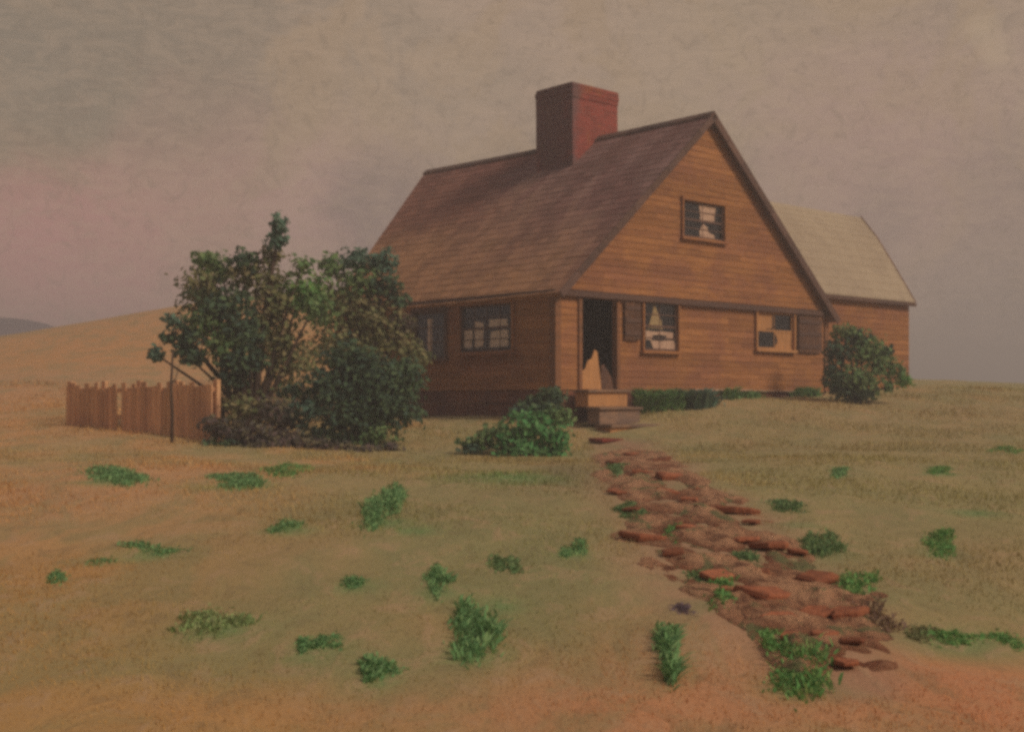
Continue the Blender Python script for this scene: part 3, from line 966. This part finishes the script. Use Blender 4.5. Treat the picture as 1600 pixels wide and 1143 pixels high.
# ------------------------------------------------------------------ fence
fa, fb = ground_at(104, 664), ground_at(332, 690)
fdir = Vector((fb.x - fa.x, fb.y - fa.y)); flen = fdir.length; fang = math.atan2(fdir.y, fdir.x)
fence = empty('board_fence', ((fa.x + fb.x) / 2, (fa.y + fb.y) / 2, (fa.z + fb.z) / 2), fang, label='weathered brown fence of upright boards left of the tall bush', cat='fence')
fz = fence.location.z
top_z = EYE + (HY - 598) / FPX * ((fa.y + fb.y) / 2)
mb = MB(); x = -flen / 2
def fw(x):
    p = fence.location; return hz(p.x + x * math.cos(fang), p.y + x * math.sin(fang)) - fz
while x < flen / 2:
    wdt = random.uniform(.14, .2)
    tz = top_z - fz + random.uniform(-.09, .03) - (.12 if random.random() < .12 else 0)
    if random.random() > .05:
        mb.box(x, x + wdt - random.uniform(.008, .03), -.014, .012, fw(x) + random.uniform(-.05, .04), tz, random.random(), .006)
    x += wdt
mb.build('boards', M['fence'], fence)
for zf in (.28, .82):
    mb = MB(); mb.box(-flen / 2, flen / 2, .0125, .07, (top_z - fz) * zf, (top_z - fz) * zf + .09, .3, .01)
    mb.build('rail', M['fence'], fence, .004)
for k in range(5):
    x = -flen / 2 + flen * k / 4
    mb = MB(); mb.box(x - .06, x + .06, .071, .18, fw(x) - .3, top_z - fz + .06, .4, .008)
    mb.build('post', M['fence'], fence, .006)
p = ground_at(268, 692)
mb = MB()
hh = (692 - 548) / FPX * p.y
mb.tube([(0, 0, -.2), (.02, 0, hh * .3), (-.015, .01, hh * .6), (.03, 0, hh)], [.04, .034, .028, .02], 8)
mb.tube([(-.01, .01, hh * .62), (.1, 0, hh * .72), (.16, 0, hh * .86)], [.016, .012, .006], 6)
o = mb.build('thin_pole', M['bark'], None, smooth=True); o.location = p
tag(o, 'thin crooked wooden pole standing in front of the board fence', 'pole')

# ------------------------------------------------------------------ foliage
def leaf_cloud(name, centers, parent=None, mat='leaf', origin=None, aspect=(.5, .8), uprightness=0.0):
    """centers: list of (pos Vector, radius xyz tuple, count, leaf size, colours list). Leaves are small six-sided blades."""
    Vs, Cs = [], []
    for pos, rad, cnt, size, cols in centers:
        u = rng.normal(size=(cnt, 3)); u /= np.linalg.norm(u, axis=1)[:, None]
        r = rng.random(cnt) ** .45
        lump = 1 + .28 * np.sin(u[:, 0] * 4 + pos[0] * 3) * np.sin(u[:, 2] * 5 + pos[1]) + .12 * rng.normal(size=cnt)
        c = np.array(pos) + u * (r * lump)[:, None] * np.array(rad)
        nrm = u * .7 + rng.normal(size=(cnt, 3)) * .6 + np.array([.1, -.2, .3])
        nrm[:, 2] *= 1 - uprightness
        nrm /= np.linalg.norm(nrm, axis=1)[:, None]
        a = rng.normal(size=(cnt, 3)); a[:, 2] += uprightness * 3
        a -= (a * nrm).sum(1)[:, None] * nrm; a /= np.linalg.norm(a, axis=1)[:, None]
        b = np.cross(nrm, a)
        s = size * rng.uniform(.6, 1.35, cnt); asp = rng.uniform(*aspect, cnt)
        prof_ = [(1, 0, 0), (.45, .8, .12), (-.45, .75, .12), (-1, 0, 0), (-.4, -.8, .12), (.5, -.75, .12)]
        for q in prof_:
            Vs.append((c + a * (q[0] * s * .5)[:, None] + b * (q[1] * s * asp * .5)[:, None] + nrm * (q[2] * s)[:, None])[:, None, :])
        k = len(Vs)
        stack = np.concatenate(Vs[k - 6:], 1); del Vs[k - 6:]
        Vs.append(stack)
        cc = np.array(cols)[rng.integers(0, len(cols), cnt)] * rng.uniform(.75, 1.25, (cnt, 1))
        Cs.append(np.repeat(cc[:, None, :], 6, 1))
    V = np.concatenate(Vs, 0).reshape(-1, 3); Cc = np.concatenate(Cs, 0).reshape(-1, 3)
    if origin is not None: V = V - np.array(origin)
    nf = len(V) // 6
    me = bpy.data.meshes.new(name)
    me.vertices.add(len(V)); me.vertices.foreach_set('co', V.astype(np.float32).ravel())
    me.loops.add(len(V)); me.loops.foreach_set('vertex_index', np.arange(len(V), dtype=np.int32))
    me.polygons.add(nf); me.polygons.foreach_set('loop_start', (np.arange(nf) * 6).astype(np.int32))
    me.update(); me.validate()
    at = me.attributes.new('tint', 'FLOAT_COLOR', 'POINT')
    at.data.foreach_set('color', np.concatenate([Cc, np.ones((len(V), 1))], 1).astype(np.float32).ravel())
    me.materials.append(M[mat])
    o = bpy.data.objects.new(name, me); COL.objects.link(o)
    if parent: o.parent = parent
    return o

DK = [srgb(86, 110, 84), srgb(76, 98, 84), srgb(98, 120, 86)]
MD = [srgb(122, 150, 98), srgb(132, 152, 102), srgb(108, 140, 94)]
OLV = [srgb(146, 144, 100), srgb(136, 136, 94), srgb(152, 142, 104), srgb(122, 132, 90)]
BR = [srgb(118, 164, 94), srgb(114, 166, 96), srgb(138, 164, 98)]
TEAL = [srgb(98, 130, 112), srgb(110, 138, 118)]
PUR = [srgb(112, 96, 92), srgb(98, 94, 86), srgb(118, 110, 86)]
GR2 = [srgb(98, 160, 98), srgb(114, 166, 104), srgb(104, 144, 92)]


def bush(name, label, cat, base_px, clumps, group=None, stems=6, size=.16, dens=1.0, trunk_r=.06, depth=None):
    """clumps: (px, py, r_px x, r_px z, dy metres, colours, density)"""
    b = ground_at(*base_px) if depth is None else Vector(((base_px[0] - HX) / FPX * depth, depth, 0))
    if depth is not None: b.z = hz(b.x, b.y)
    root = empty(name, tuple(b), 0, label=label, cat=cat, group=group)
    cs = []
    mb = MB()
    for i, (px, py, rx, rz_, dy, cols, dn) in enumerate(clumps):
        d = b.y + dy
        c = wpt(px, py, d)
        mx, mz = rx / FPX * d, rz_ / FPX * d
        my = (mx + mz) / 2 * .9
        cnt = int(dens * dn * 40 * (mx * mz) ** .9 / (size * size) * .8) + 8
        cs.append((c, (mx, my, mz), cnt, size, cols))
        loc = c - b
        mid = Vector((loc.x * .45 + random.uniform(-.1, .1), loc.y * .4, loc.z * .5))
        if i < stems * 3:
            mb.tube([(random.uniform(-.06, .06), random.uniform(-.06, .06), -.15), mid * .5 + Vector((0, 0, .05)), mid, loc], [trunk_r, trunk_r * .75, trunk_r * .5, trunk_r * .2], 6, random.random())
    mb.build('trunk', M['bark'], root, smooth=True)
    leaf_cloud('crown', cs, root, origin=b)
    return root

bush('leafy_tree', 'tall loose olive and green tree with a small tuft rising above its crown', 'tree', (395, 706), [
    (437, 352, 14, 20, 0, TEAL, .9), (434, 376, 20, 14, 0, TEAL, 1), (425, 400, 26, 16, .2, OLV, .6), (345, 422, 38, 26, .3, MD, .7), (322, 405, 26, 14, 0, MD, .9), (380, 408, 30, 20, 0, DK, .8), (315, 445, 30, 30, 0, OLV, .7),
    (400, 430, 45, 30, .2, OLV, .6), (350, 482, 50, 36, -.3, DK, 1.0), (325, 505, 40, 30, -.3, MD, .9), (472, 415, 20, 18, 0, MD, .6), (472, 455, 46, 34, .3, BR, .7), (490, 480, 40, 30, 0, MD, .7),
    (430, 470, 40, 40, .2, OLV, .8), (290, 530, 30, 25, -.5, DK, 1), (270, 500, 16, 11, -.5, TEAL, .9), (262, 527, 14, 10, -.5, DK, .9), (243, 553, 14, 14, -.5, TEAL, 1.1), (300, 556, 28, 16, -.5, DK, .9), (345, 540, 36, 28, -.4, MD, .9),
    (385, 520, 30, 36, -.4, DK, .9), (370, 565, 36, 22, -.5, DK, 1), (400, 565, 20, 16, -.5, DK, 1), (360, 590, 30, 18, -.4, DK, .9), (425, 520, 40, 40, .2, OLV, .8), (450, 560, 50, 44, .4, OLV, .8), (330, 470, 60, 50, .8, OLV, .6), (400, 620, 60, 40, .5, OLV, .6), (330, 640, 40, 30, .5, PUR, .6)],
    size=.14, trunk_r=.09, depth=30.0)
bush('shrub', 'green shrub with ragged top against the lower left corner of the brown roof', 'shrub', (570, 690), [
    (520, 415, 24, 20, 0, MD, .8), (560, 405, 30, 18, 0, TEAL, .9), (598, 410, 26, 22, 0, TEAL, 1), (600, 450, 32, 22, -.1, DK, .9), (560, 440, 40, 28, 0, MD, .8), (625, 470, 20, 12, -.1, DK, .8), (540, 480, 50, 40, .1, OLV, .9), (590, 500, 50, 34, .1, OLV, .9),
    (530, 540, 60, 40, 0, OLV, .8), (600, 540, 50, 40, .2, OLV, .9), (630, 505, 26, 18, .1, PUR, .7), (500, 470, 30, 40, .2, OLV, .8), (650, 560, 24, 30, .2, OLV, .7)], size=.14, depth=32.5)
bush('dark_bush', 'dense dark green rounded bush beside the left corner of the house', 'bush', (560, 708), [
    (548, 565, 44, 34, 0, DK, 1.1), (510, 600, 50, 34, -.1, DK, 1.1), (590, 600, 60, 44, 0, DK, 1.2), (630, 585, 40, 30, .1, DK, 1.1), (560, 640, 64, 40, -.2, DK, 1.2), (620, 640, 44, 34, 0, DK, 1.0), (480, 640, 44, 24, -.1, TEAL, 1), (455, 610, 22, 12, -.1, DK, .9),
    (520, 680, 50, 24, -.2, DK, 1), (585, 680, 40, 22, -.2, MD, .8), (445, 660, 36, 20, 0, PUR, .9)], size=.125, depth=28.5)
bush('low_brush', 'low purplish brown tangle of brush spreading at the foot of the trees', 'brush', (420, 722), [
    (340, 668, 30, 20, 0, PUR, .8), (385, 680, 44, 20, 0, PUR, 1), (440, 690, 50, 20, 0, PUR, .9), (350, 700, 34, 14, -.2, DK, .9), (400, 700, 44, 14, -.2, PUR, .9), (500, 700, 48, 16, 0, PUR, .8), (560, 704, 40, 12, 0, PUR, .7), (610, 700, 22, 10, 0, PUR, .6), (460, 712, 50, 10, -.2, OLV, .7), (350, 716, 40, 9, -.3, DK, .6), (520, 722, 40, 8, -.2, PUR, .6), (380, 640, 34, 24, .4, OLV, .6), (425, 640, 40, 20, .4, PUR, .6)], size=.13, depth=27.3, stems=4, trunk_r=.03)
bush('green_bush', 'bright green sprawling bush below the left wall beside the steps', 'bush', (810, 738), [
    (825, 668, 40, 26, 0, GR2, .9), (865, 680, 30, 22, 0, GR2, .9), (780, 680, 36, 20, .1, MD, .8), (745, 690, 30, 14, .1, MD, .8), (810, 700, 44, 22, -.1, GR2, 1), (860, 706, 30, 14, -.1, GR2, .7), (790, 728, 30, 14, -.2, GR2, .8), (830, 728, 26, 12, -.2, MD, .5), (770, 745, 16, 9, -.2, GR2, .9), (870, 650, 30, 14, .3, MD, .9), (840, 640, 24, 14, .5, DK, .9), (735, 702, 24, 9, 0, TEAL, .6), (880, 716, 14, 18, -.1, GR2, .5)], size=.13, depth=26.8, trunk_r=.03)
bush('dark_shrub', 'small dark blue green shrub against the foundation at the house corner', 'shrub', (850, 650), [
    (862, 618, 24, 16, 0, DK, 1), (835, 628, 24, 14, 0, DK, .9), (815, 640, 18, 12, -.1, TEAL, .9), (868, 634, 18, 14, -.1, DK, .9)], size=.12, depth=30.6, trunk_r=.025)
bush('corner_bush', 'round dark green bush at the right end of the house wall', 'bush', (1335, 630), [
    (1318, 518, 20, 12, 0, MD, 1), (1342, 530, 20, 14, 0, DK, .8), (1310, 550, 24, 24, 0, DK, 1), (1350, 545, 32, 26, 0, MD, .9), (1372, 562, 26, 24, .1, MD, .8), (1306, 590, 20, 26, -.1, DK, 1.1), (1345, 590, 36, 28, -.1, MD, 1), (1398, 578, 20, 13, .1, MD, .9), (1412, 594, 15, 11, .1, BR, .9), (1385, 548, 12, 10, .1, DK, .8), (1388, 604, 12, 10, 0, MD, .7), (1345, 614, 28, 16, -.1, DK, 1), (1318, 612, 18, 14, -.1, DK, 1)], size=.15, depth=37.3)


def weed(name, label, cat, px, py, wpx, hpx, cols, cnt=None, group=None, depth=None, leaf=None, lean=0.0):
    """a ragged patch of short leaves creeping over the ground; front edge and reach measured on the photograph"""
    if depth is None:
        f_, k_ = ground_at(px, py), ground_at(px, py - hpx * .72)
        run = Vector((k_.x - f_.x, k_.y - f_.y)); run *= min(1, 3.2 / max(run.length, .01))
        tall = min(.1, hpx * f_.y / FPX * .35)
    else:
        f_ = Vector(((px - HX) / FPX * depth, depth, hz((px - HX) / FPX * depth, depth)))
        run = Vector((0, .5)); tall = hpx * f_.y / FPX
    W = wpx * f_.y / FPX / 2
    area = max(.05, W * run.length)
    cnt = cnt or int(min(4200, 520 + 3000 * area))
    lw = leaf or .006 + .0005 * f_.y
    nsub = random.randint(5, 9)
    subs = [(random.uniform(-.85, .85), (q + random.random()) / nsub, random.uniform(.22, .42), random.uniform(.13, .2), random.uniform(.35, 1.1)) for q in range(nsub)]
    P_ = []
    for i in range(cnt):
        u, v, su, sv_, hs_ = random.choice(subs)
        u += random.gauss(0, su); v += random.gauss(0, sv_)
        P_.append((f_.x + run.x * v + u * W, f_.y + run.y * v + random.gauss(0, .03), hs_))
    xs_ = np.array([p[0] for p in P_]); ys_ = np.array([p[1] for p in P_])
    zs_ = height(xs_, ys_)
    vs, fs, cc = [], [], []
    for i, (x, y, hs_) in enumerate(P_):
        h = tall * random.uniform(.35, 1.05) * hs_
        az = random.uniform(0, 2 * math.pi)
        out = Vector((math.cos(az), math.sin(az), 0)) * h * random.uniform(.3, 1.3) + Vector((lean * h, 0, 0))
        wv = Vector((-math.sin(az + .6), math.cos(az + .6), 0)) * lw * random.uniform(.6, 1.4)
        b0 = Vector((x - f_.x, y - f_.y, zs_[i] - f_.z - .01))
        p1 = b0 + out * .35 + Vector((0, 0, h * .55)); p2 = b0 + out * .75 + Vector((0, 0, h * .88)); p3 = b0 + out * 1.15 + Vector((0, 0, h * .95))
        k = len(vs)
        vs += [b0 - wv * .3, b0 + wv * .3, p1 - wv, p1 + wv, p2 - wv * .7, p2 + wv * .7, p3]
        fs += [(k, k + 1, k + 3, k + 2), (k + 2, k + 3, k + 5, k + 4), (k + 4, k + 5, k + 6)]
        c = np.array(random.choice(cols)) * random.uniform(.8, 1.2)
        cc += [c] * 7
    o = raw_mesh(name, vs, fs, M['leaf'])
    at = o.data.attributes.new('tint', 'FLOAT_COLOR', 'POINT')
    at.data.foreach_set('color', np.concatenate([np.array(cc), np.ones((len(cc), 1))], 1).astype(np.float32).ravel())
    o.location = f_
    return tag(o, label, cat, group)

WG = 'green weed clumps scattered over the dry slope'
VG = [srgb(126, 168, 110), srgb(142, 174, 116), srgb(114, 156, 102)]
for a in [
        (742, 1030, 74, 95, VG, 'tallest bright green weed clump in the foreground below the green bush'),
        (690, 925, 40, 42, VG, 'small green weed clump just behind the tallest foreground one'),
        (590, 1062, 50, 38, VG, 'lowest green weed clump near the bottom edge of the slope'),
        (482, 1018, 36, 24, VG, 'small green weed tuft left of the lowest foreground clump'),
        (514, 1010, 28, 22, VG, 'little round weed tuft, right one of a touching pair'),
        (558, 920, 42, 26, VG, 'green weed tuft alone in the middle of the slope'),
        (602, 818, 56, 66, VG, 'upright green weed clump on the slope below the dark bush'),
        (895, 868, 38, 24, VG, 'small green weed tuft halfway between the green bush and the path'),
        (165, 752, 90, 26, VG, 'wide low green weed patch in front of the board fence'),
        (235, 868, 90, 20, VG, 'long low line of green weeds on the left slope'),
        (160, 884, 50, 13, VG, 'short low weed tuft at the left end of the weed line'),
        (88, 910, 20, 20, VG, 'faint small weed tuft nearest the left edge'),
        (345, 985, 100, 38, [srgb(150, 172, 112), srgb(162, 170, 116)], 'pale olive weed streak low on the left slope'),
        (450, 828, 50, 20, VG, 'thin green weed tuft on the slope below the low brush'),
        (380, 760, 80, 26, VG, 'green weeds growing out of the foot of the low brush'),
        (450, 740, 60, 20, BR, 'olive green weeds at the front of the low brush'),
        (790, 890, 40, 26, MD, 'dull green weed tuft on the middle of the slope'),
        (1310, 745, 26, 18, VG, 'small green weed tuft on the lawn right of the path'),
        (1466, 740, 40, 14, BR, 'green weed tuft on the right slope below the wing'),
        (1570, 705, 40, 10, BR, 'flat green weed tuft at the upper right edge of the slope'),
        (1468, 868, 36, 46, BR, 'upright green weed tuft in the middle of the right slope'),
        (1040, 1055, 30, 90, VG, 'thin leaning green stalk of grass in the bare soil left of the path')]:
    px, py, ww, hh, cols, lab = a
    weed('weed_clump', lab, 'weed', px, py, ww, hh, cols, group=WG, lean=.15)
PG = 'weeds growing along the dirt path'
for a in [
        (1255, 1080, 90, 96, BR, 'big green weed clump at the lower end of the dirt path'),
        (1210, 1010, 36, 50, BR, 'green weed clump on the left edge near the path foot'),
        (1120, 945, 40, 50, BR, 'dark green weed clump on the left edge of the path, halfway down'),
        (1095, 905, 34, 34, MD, 'small dull weed tuft at the left side of the path middle'),
        (985, 808, 36, 26, MD, 'grey green weed tuft on the left edge of the upper path'),
        (955, 740, 36, 18, MD, 'low weed tuft by the top of the path'),
        (1055, 842, 28, 26, BR, 'green weed tuft growing in the centre of the path'),
        (1165, 880, 36, 24, MD, 'dull weed tuft in the path right of its centre'),
        (1225, 800, 50, 24, MD, 'weedy fringe on the right edge of the upper path'),
        (1285, 865, 50, 36, MD, 'green weed fringe on the right edge of the path middle'),
        (1340, 930, 50, 36, BR, 'green weed clump on the right edge of the lower path'),
        (1370, 985, 80, 48, [srgb(150, 122, 98), srgb(130, 106, 94), srgb(160, 136, 104)], 'grey brown dead weeds where the path meets the bank'),
        (1500, 1008, 110, 24, BR, 'long low weeds on the bank right of the path'),
        (1430, 998, 60, 22, OLV, 'straw coloured weeds on the bank between dead and green weeds'),
        (1580, 1012, 46, 22, BR, 'short green weeds on the bank at the right edge'),
        (1070, 960, 26, 18, [srgb(140, 120, 124), srgb(126, 110, 118)], 'tiny purplish plant in the soil left of the path')]:
    px, py, ww, hh, cols, lab = a
    weed('weed_clump', lab, 'weed', px, py, ww, hh, cols, group=PG, lean=-.05)
FG = 'plants along the foot of the gable wall'
for a in [
        (1008, 643, 34, 40, VG, 34.0, 'tallest leafy plant beside the front steps'),
        (1045, 645, 44, 32, VG, 34.2, 'leafy plant second from the steps along the wall'),
        (1090, 652, 44, 40, TEAL, 34.6, 'grey green plant under the first ground floor window'),
        (1135, 634, 30, 20, VG, 36.6, 'small green plant between the two ground floor windows'),
        (1168, 632, 36, 18, VG, 37.2, 'low green plant left below the boarded window'),
        (1250, 630, 50, 14, VG, 38.8, 'flat green plant near the right end of the wall')]:
    px, py, ww, hh, cols, dep, lab = a
    weed('foundation_plant', lab, 'plant', px, py, ww, hh, cols, group=FG, depth=dep, leaf=.045)

# ------------------------------------------------------------------ stones in the path
def rock(label, px, py, wpx, hpx, mat, group, flat=.17, rot=None):
    g_ = ground_at(px, py); sc = g_.y / FPX
    W = wpx * sc / 2 * 1.5
    n_ = random.randint(4, 6); mb = MB()
    rr = [random.uniform(.62, 1.2) for _ in range(n_)]
    sy = min(1.6, max(.7, hpx / wpx * 2.2))
    ph = random.uniform(0, 6.28)
    rings = [(-.6, .95), (.3, 1.0), (.85, .93), (1.0, .7)]
    for z, s in rings:
        for k in range(n_):
            an = 2 * math.pi * k / n_ + ph
            mb.v.append(Vector((math.cos(an) * W * rr[k] * s + random.uniform(-.04, .04) * W, math.sin(an) * W * rr[k] * s * sy, z * W * flat + random.uniform(-.05, .05) * W)))
    for i in range(3):
        for k in range(n_):
            k2 = (k + 1) % n_
            mb.f.append((i * n_ + k, i * n_ + k2, (i + 1) * n_ + k2, (i + 1) * n_ + k)); mb.t.append(.5)
    mb.f.append(tuple(3 * n_ + k for k in range(n_))); mb.t.append(.5)
    mb.f.append(tuple(k for k in range(n_))[::-1]); mb.t.append(.5)
    o = mb.build('stone', M[mat], None, W * .035, smooth=False)
    o.location = (g_.x, g_.y, g_.z + .03); o.rotation_euler = (random.uniform(-.1, .22), random.uniform(-.12, .12), 0)
    return tag(o, label, 'stone', group)
SG = 'red brown stones breaking the surface of the path'
for px, py, ww, hh, lab in [
        (965, 726, 26, 10, 'small stone nearest the doormat at the path top'),
        (1005, 742, 34, 12, 'flat brown stone near the path top, right of the weed tuft'),
        (1052, 748, 44, 16, 'orange brown stone on the right of the upper path'),
        (962, 772, 22, 12, 'small stone at the left edge of the upper path'),
        (1010, 845, 52, 22, 'dark brown stone at the left edge above the path middle'),
        (1085, 832, 52, 18, 'brown slab in the centre of the path beside a weed tuft'),
        (1115, 800, 40, 14, 'small brown stone right of centre in the upper path'),
        (1155, 802, 46, 14, 'brown stone by the right edge of the upper path'),
        (1208, 858, 46, 24, 'rounded red brown stone by the right edge of the middle path'),
        (1120, 905, 40, 22, 'dark red stone beside the halfway weed clump'),
        (1205, 938, 70, 24, 'wide red brown slab in the middle of the lower path'),
        (1272, 910, 56, 34, 'largest red stone by the right edge of the lower path'),
        (1318, 965, 56, 26, 'grey purple stone beside the dead weeds'),
        (1215, 975, 50, 16, 'pale stone below the wide red brown slab'),
        (1275, 965, 40, 16, 'small red stone between the wide slab and the grey purple stone'),
        (1165, 848, 32, 12, 'little stone in the middle of the path')]:
    rock(lab, px, py, ww, hh, 'slab', SG)
for px, py, ww, hh in [(988, 712, 22, 8), (1030, 722, 26, 9), (1040, 772, 34, 12), (990, 800, 26, 12), (1075, 785, 30, 12), (1130, 830, 34, 13), (1050, 870, 34, 14), (1180, 900, 38, 15), (1245, 868, 30, 13),
                       (1150, 930, 36, 15), (1235, 1000, 34, 14), (1290, 1000, 40, 16), (1330, 1010, 36, 16), (1175, 820, 24, 9), (1100, 770, 26, 9), (1255, 935, 30, 13), (1080, 880, 26, 10), (1320, 1045, 34, 14)]:
    rock('small red brown chip of stone bedded between the larger stones of the path', px, py, ww, hh, 'slab', 'stone chips bedded in the path')

# ------------------------------------------------------------------ short dry grass over the slope
nb = 220000
yy = 4.5 + (46 - 4.5) * rng.random(nb) ** 1.5
xx = rng.uniform(-.55, .55, nb) * (yy + 4)
keep = path_dist(xx, yy) > .95
loc = np.stack([(xx - P0.x) * UX + (yy - P0.y) * UY, -(xx - P0.x) * UY + (yy - P0.y) * UX], 1)
keep &= ~((loc[:, 0] > -.2) & (loc[:, 0] < 19) & (loc[:, 1] > -.1) & (loc[:, 1] < LEN + .3))
keep &= ~((loc[:, 0] > -.1) & (loc[:, 0] < 2.3) & (loc[:, 1] > -2.0) & (loc[:, 1] <= 0))
clump = np.sin(xx * 1.7 + np.sin(yy * .8) * 2) + np.sin(yy * 1.1 + xx * .6) + rng.normal(size=nb) * .8
keep &= clump > -.6
xx, yy = xx[keep], yy[keep]; nb = len(xx); assert clump[keep].shape == xx.shape
zz = height(xx, yy)
az = rng.uniform(0, 2 * np.pi, nb); hh = rng.uniform(.01, .03, nb) * (1 + 1.3 * np.clip(clump[keep] - .6, 0, 1.2)) * np.clip(yy / 18, .45, 1) * (1 + yy / 40); ww = .002 + .00035 * yy
lean = rng.uniform(.2, .9, nb) * hh; la = rng.uniform(0, 2 * np.pi, nb)
b0 = np.stack([xx - np.cos(az) * ww, yy - np.sin(az) * ww, zz - .005], 1); b1 = np.stack([xx + np.cos(az) * ww, yy + np.sin(az) * ww, zz - .005], 1)
tp = np.stack([xx + np.cos(la) * lean, yy + np.sin(la) * lean, zz + hh], 1)
V = np.stack([b0, b1, tp], 1).reshape(-1, 3)
gc = ground_col(xx, yy)
tint = np.array([1.12, 1.17, 1.05]) * (rng.uniform(.92, 1.14, nb) * (1 + .1 * np.sin(xx * .9 + np.sin(yy * .7) * 2)))[:, None]
cc = np.repeat((gc * tint)[:, None, :], 3, 1).reshape(-1, 3)
me = bpy.data.meshes.new('dry_grass')
me.vertices.add(len(V)); me.vertices.foreach_set('co', V.astype(np.float32).ravel())
me.loops.add(len(V)); me.loops.foreach_set('vertex_index', np.arange(len(V), dtype=np.int32))
me.polygons.add(nb); me.polygons.foreach_set('loop_start', (np.arange(nb) * 3).astype(np.int32))
me.update(); me.validate()
at = me.attributes.new('tint', 'FLOAT_COLOR', 'POINT')
at.data.foreach_set('color', np.concatenate([cc, np.ones((len(V), 1))], 1).astype(np.float32).ravel())
me.materials.append(M['grass'])
o = bpy.data.objects.new('dry_grass', me); COL.objects.link(o)
tag(o, 'short dry olive and straw coloured grass covering the slope', 'grass', kind='stuff')

# ------------------------------------------------------------------ hazy air
me = bpy.data.meshes.new('haze')
x0, x1, y0, y1, z0, z1 = -5000, 5000, -1500, 6000, -12.0, 24.0
me.from_pydata([(x, y, z) for z in (z0, z1) for x, y in ((x0, y0), (x1, y0), (x1, y1), (x0, y1))], [],
               [(0, 3, 2, 1), (4, 5, 6, 7), (0, 1, 5, 4), (1, 2, 6, 5), (2, 3, 7, 6), (3, 0, 4, 7)])
me.update()
hm = bpy.data.materials.new('haze'); hm.use_nodes = True
n = NT(hm.node_tree)
v = n.n('ShaderNodeVolumePrincipled'); oo = n.n('ShaderNodeOutputMaterial')
v.inputs['Color'].default_value = (.97, .90, .86, 1)
v.inputs['Density'].default_value = .0045
v.inputs['Anisotropy'].default_value = .1
n.t.links.new(v.outputs[0], oo.inputs['Volume'])
me.materials.append(hm)
hz_o = bpy.data.objects.new('haze', me); COL.objects.link(hz_o)
tag(hz_o, 'mauve haze hanging over the slope', 'haze', kind='stuff')
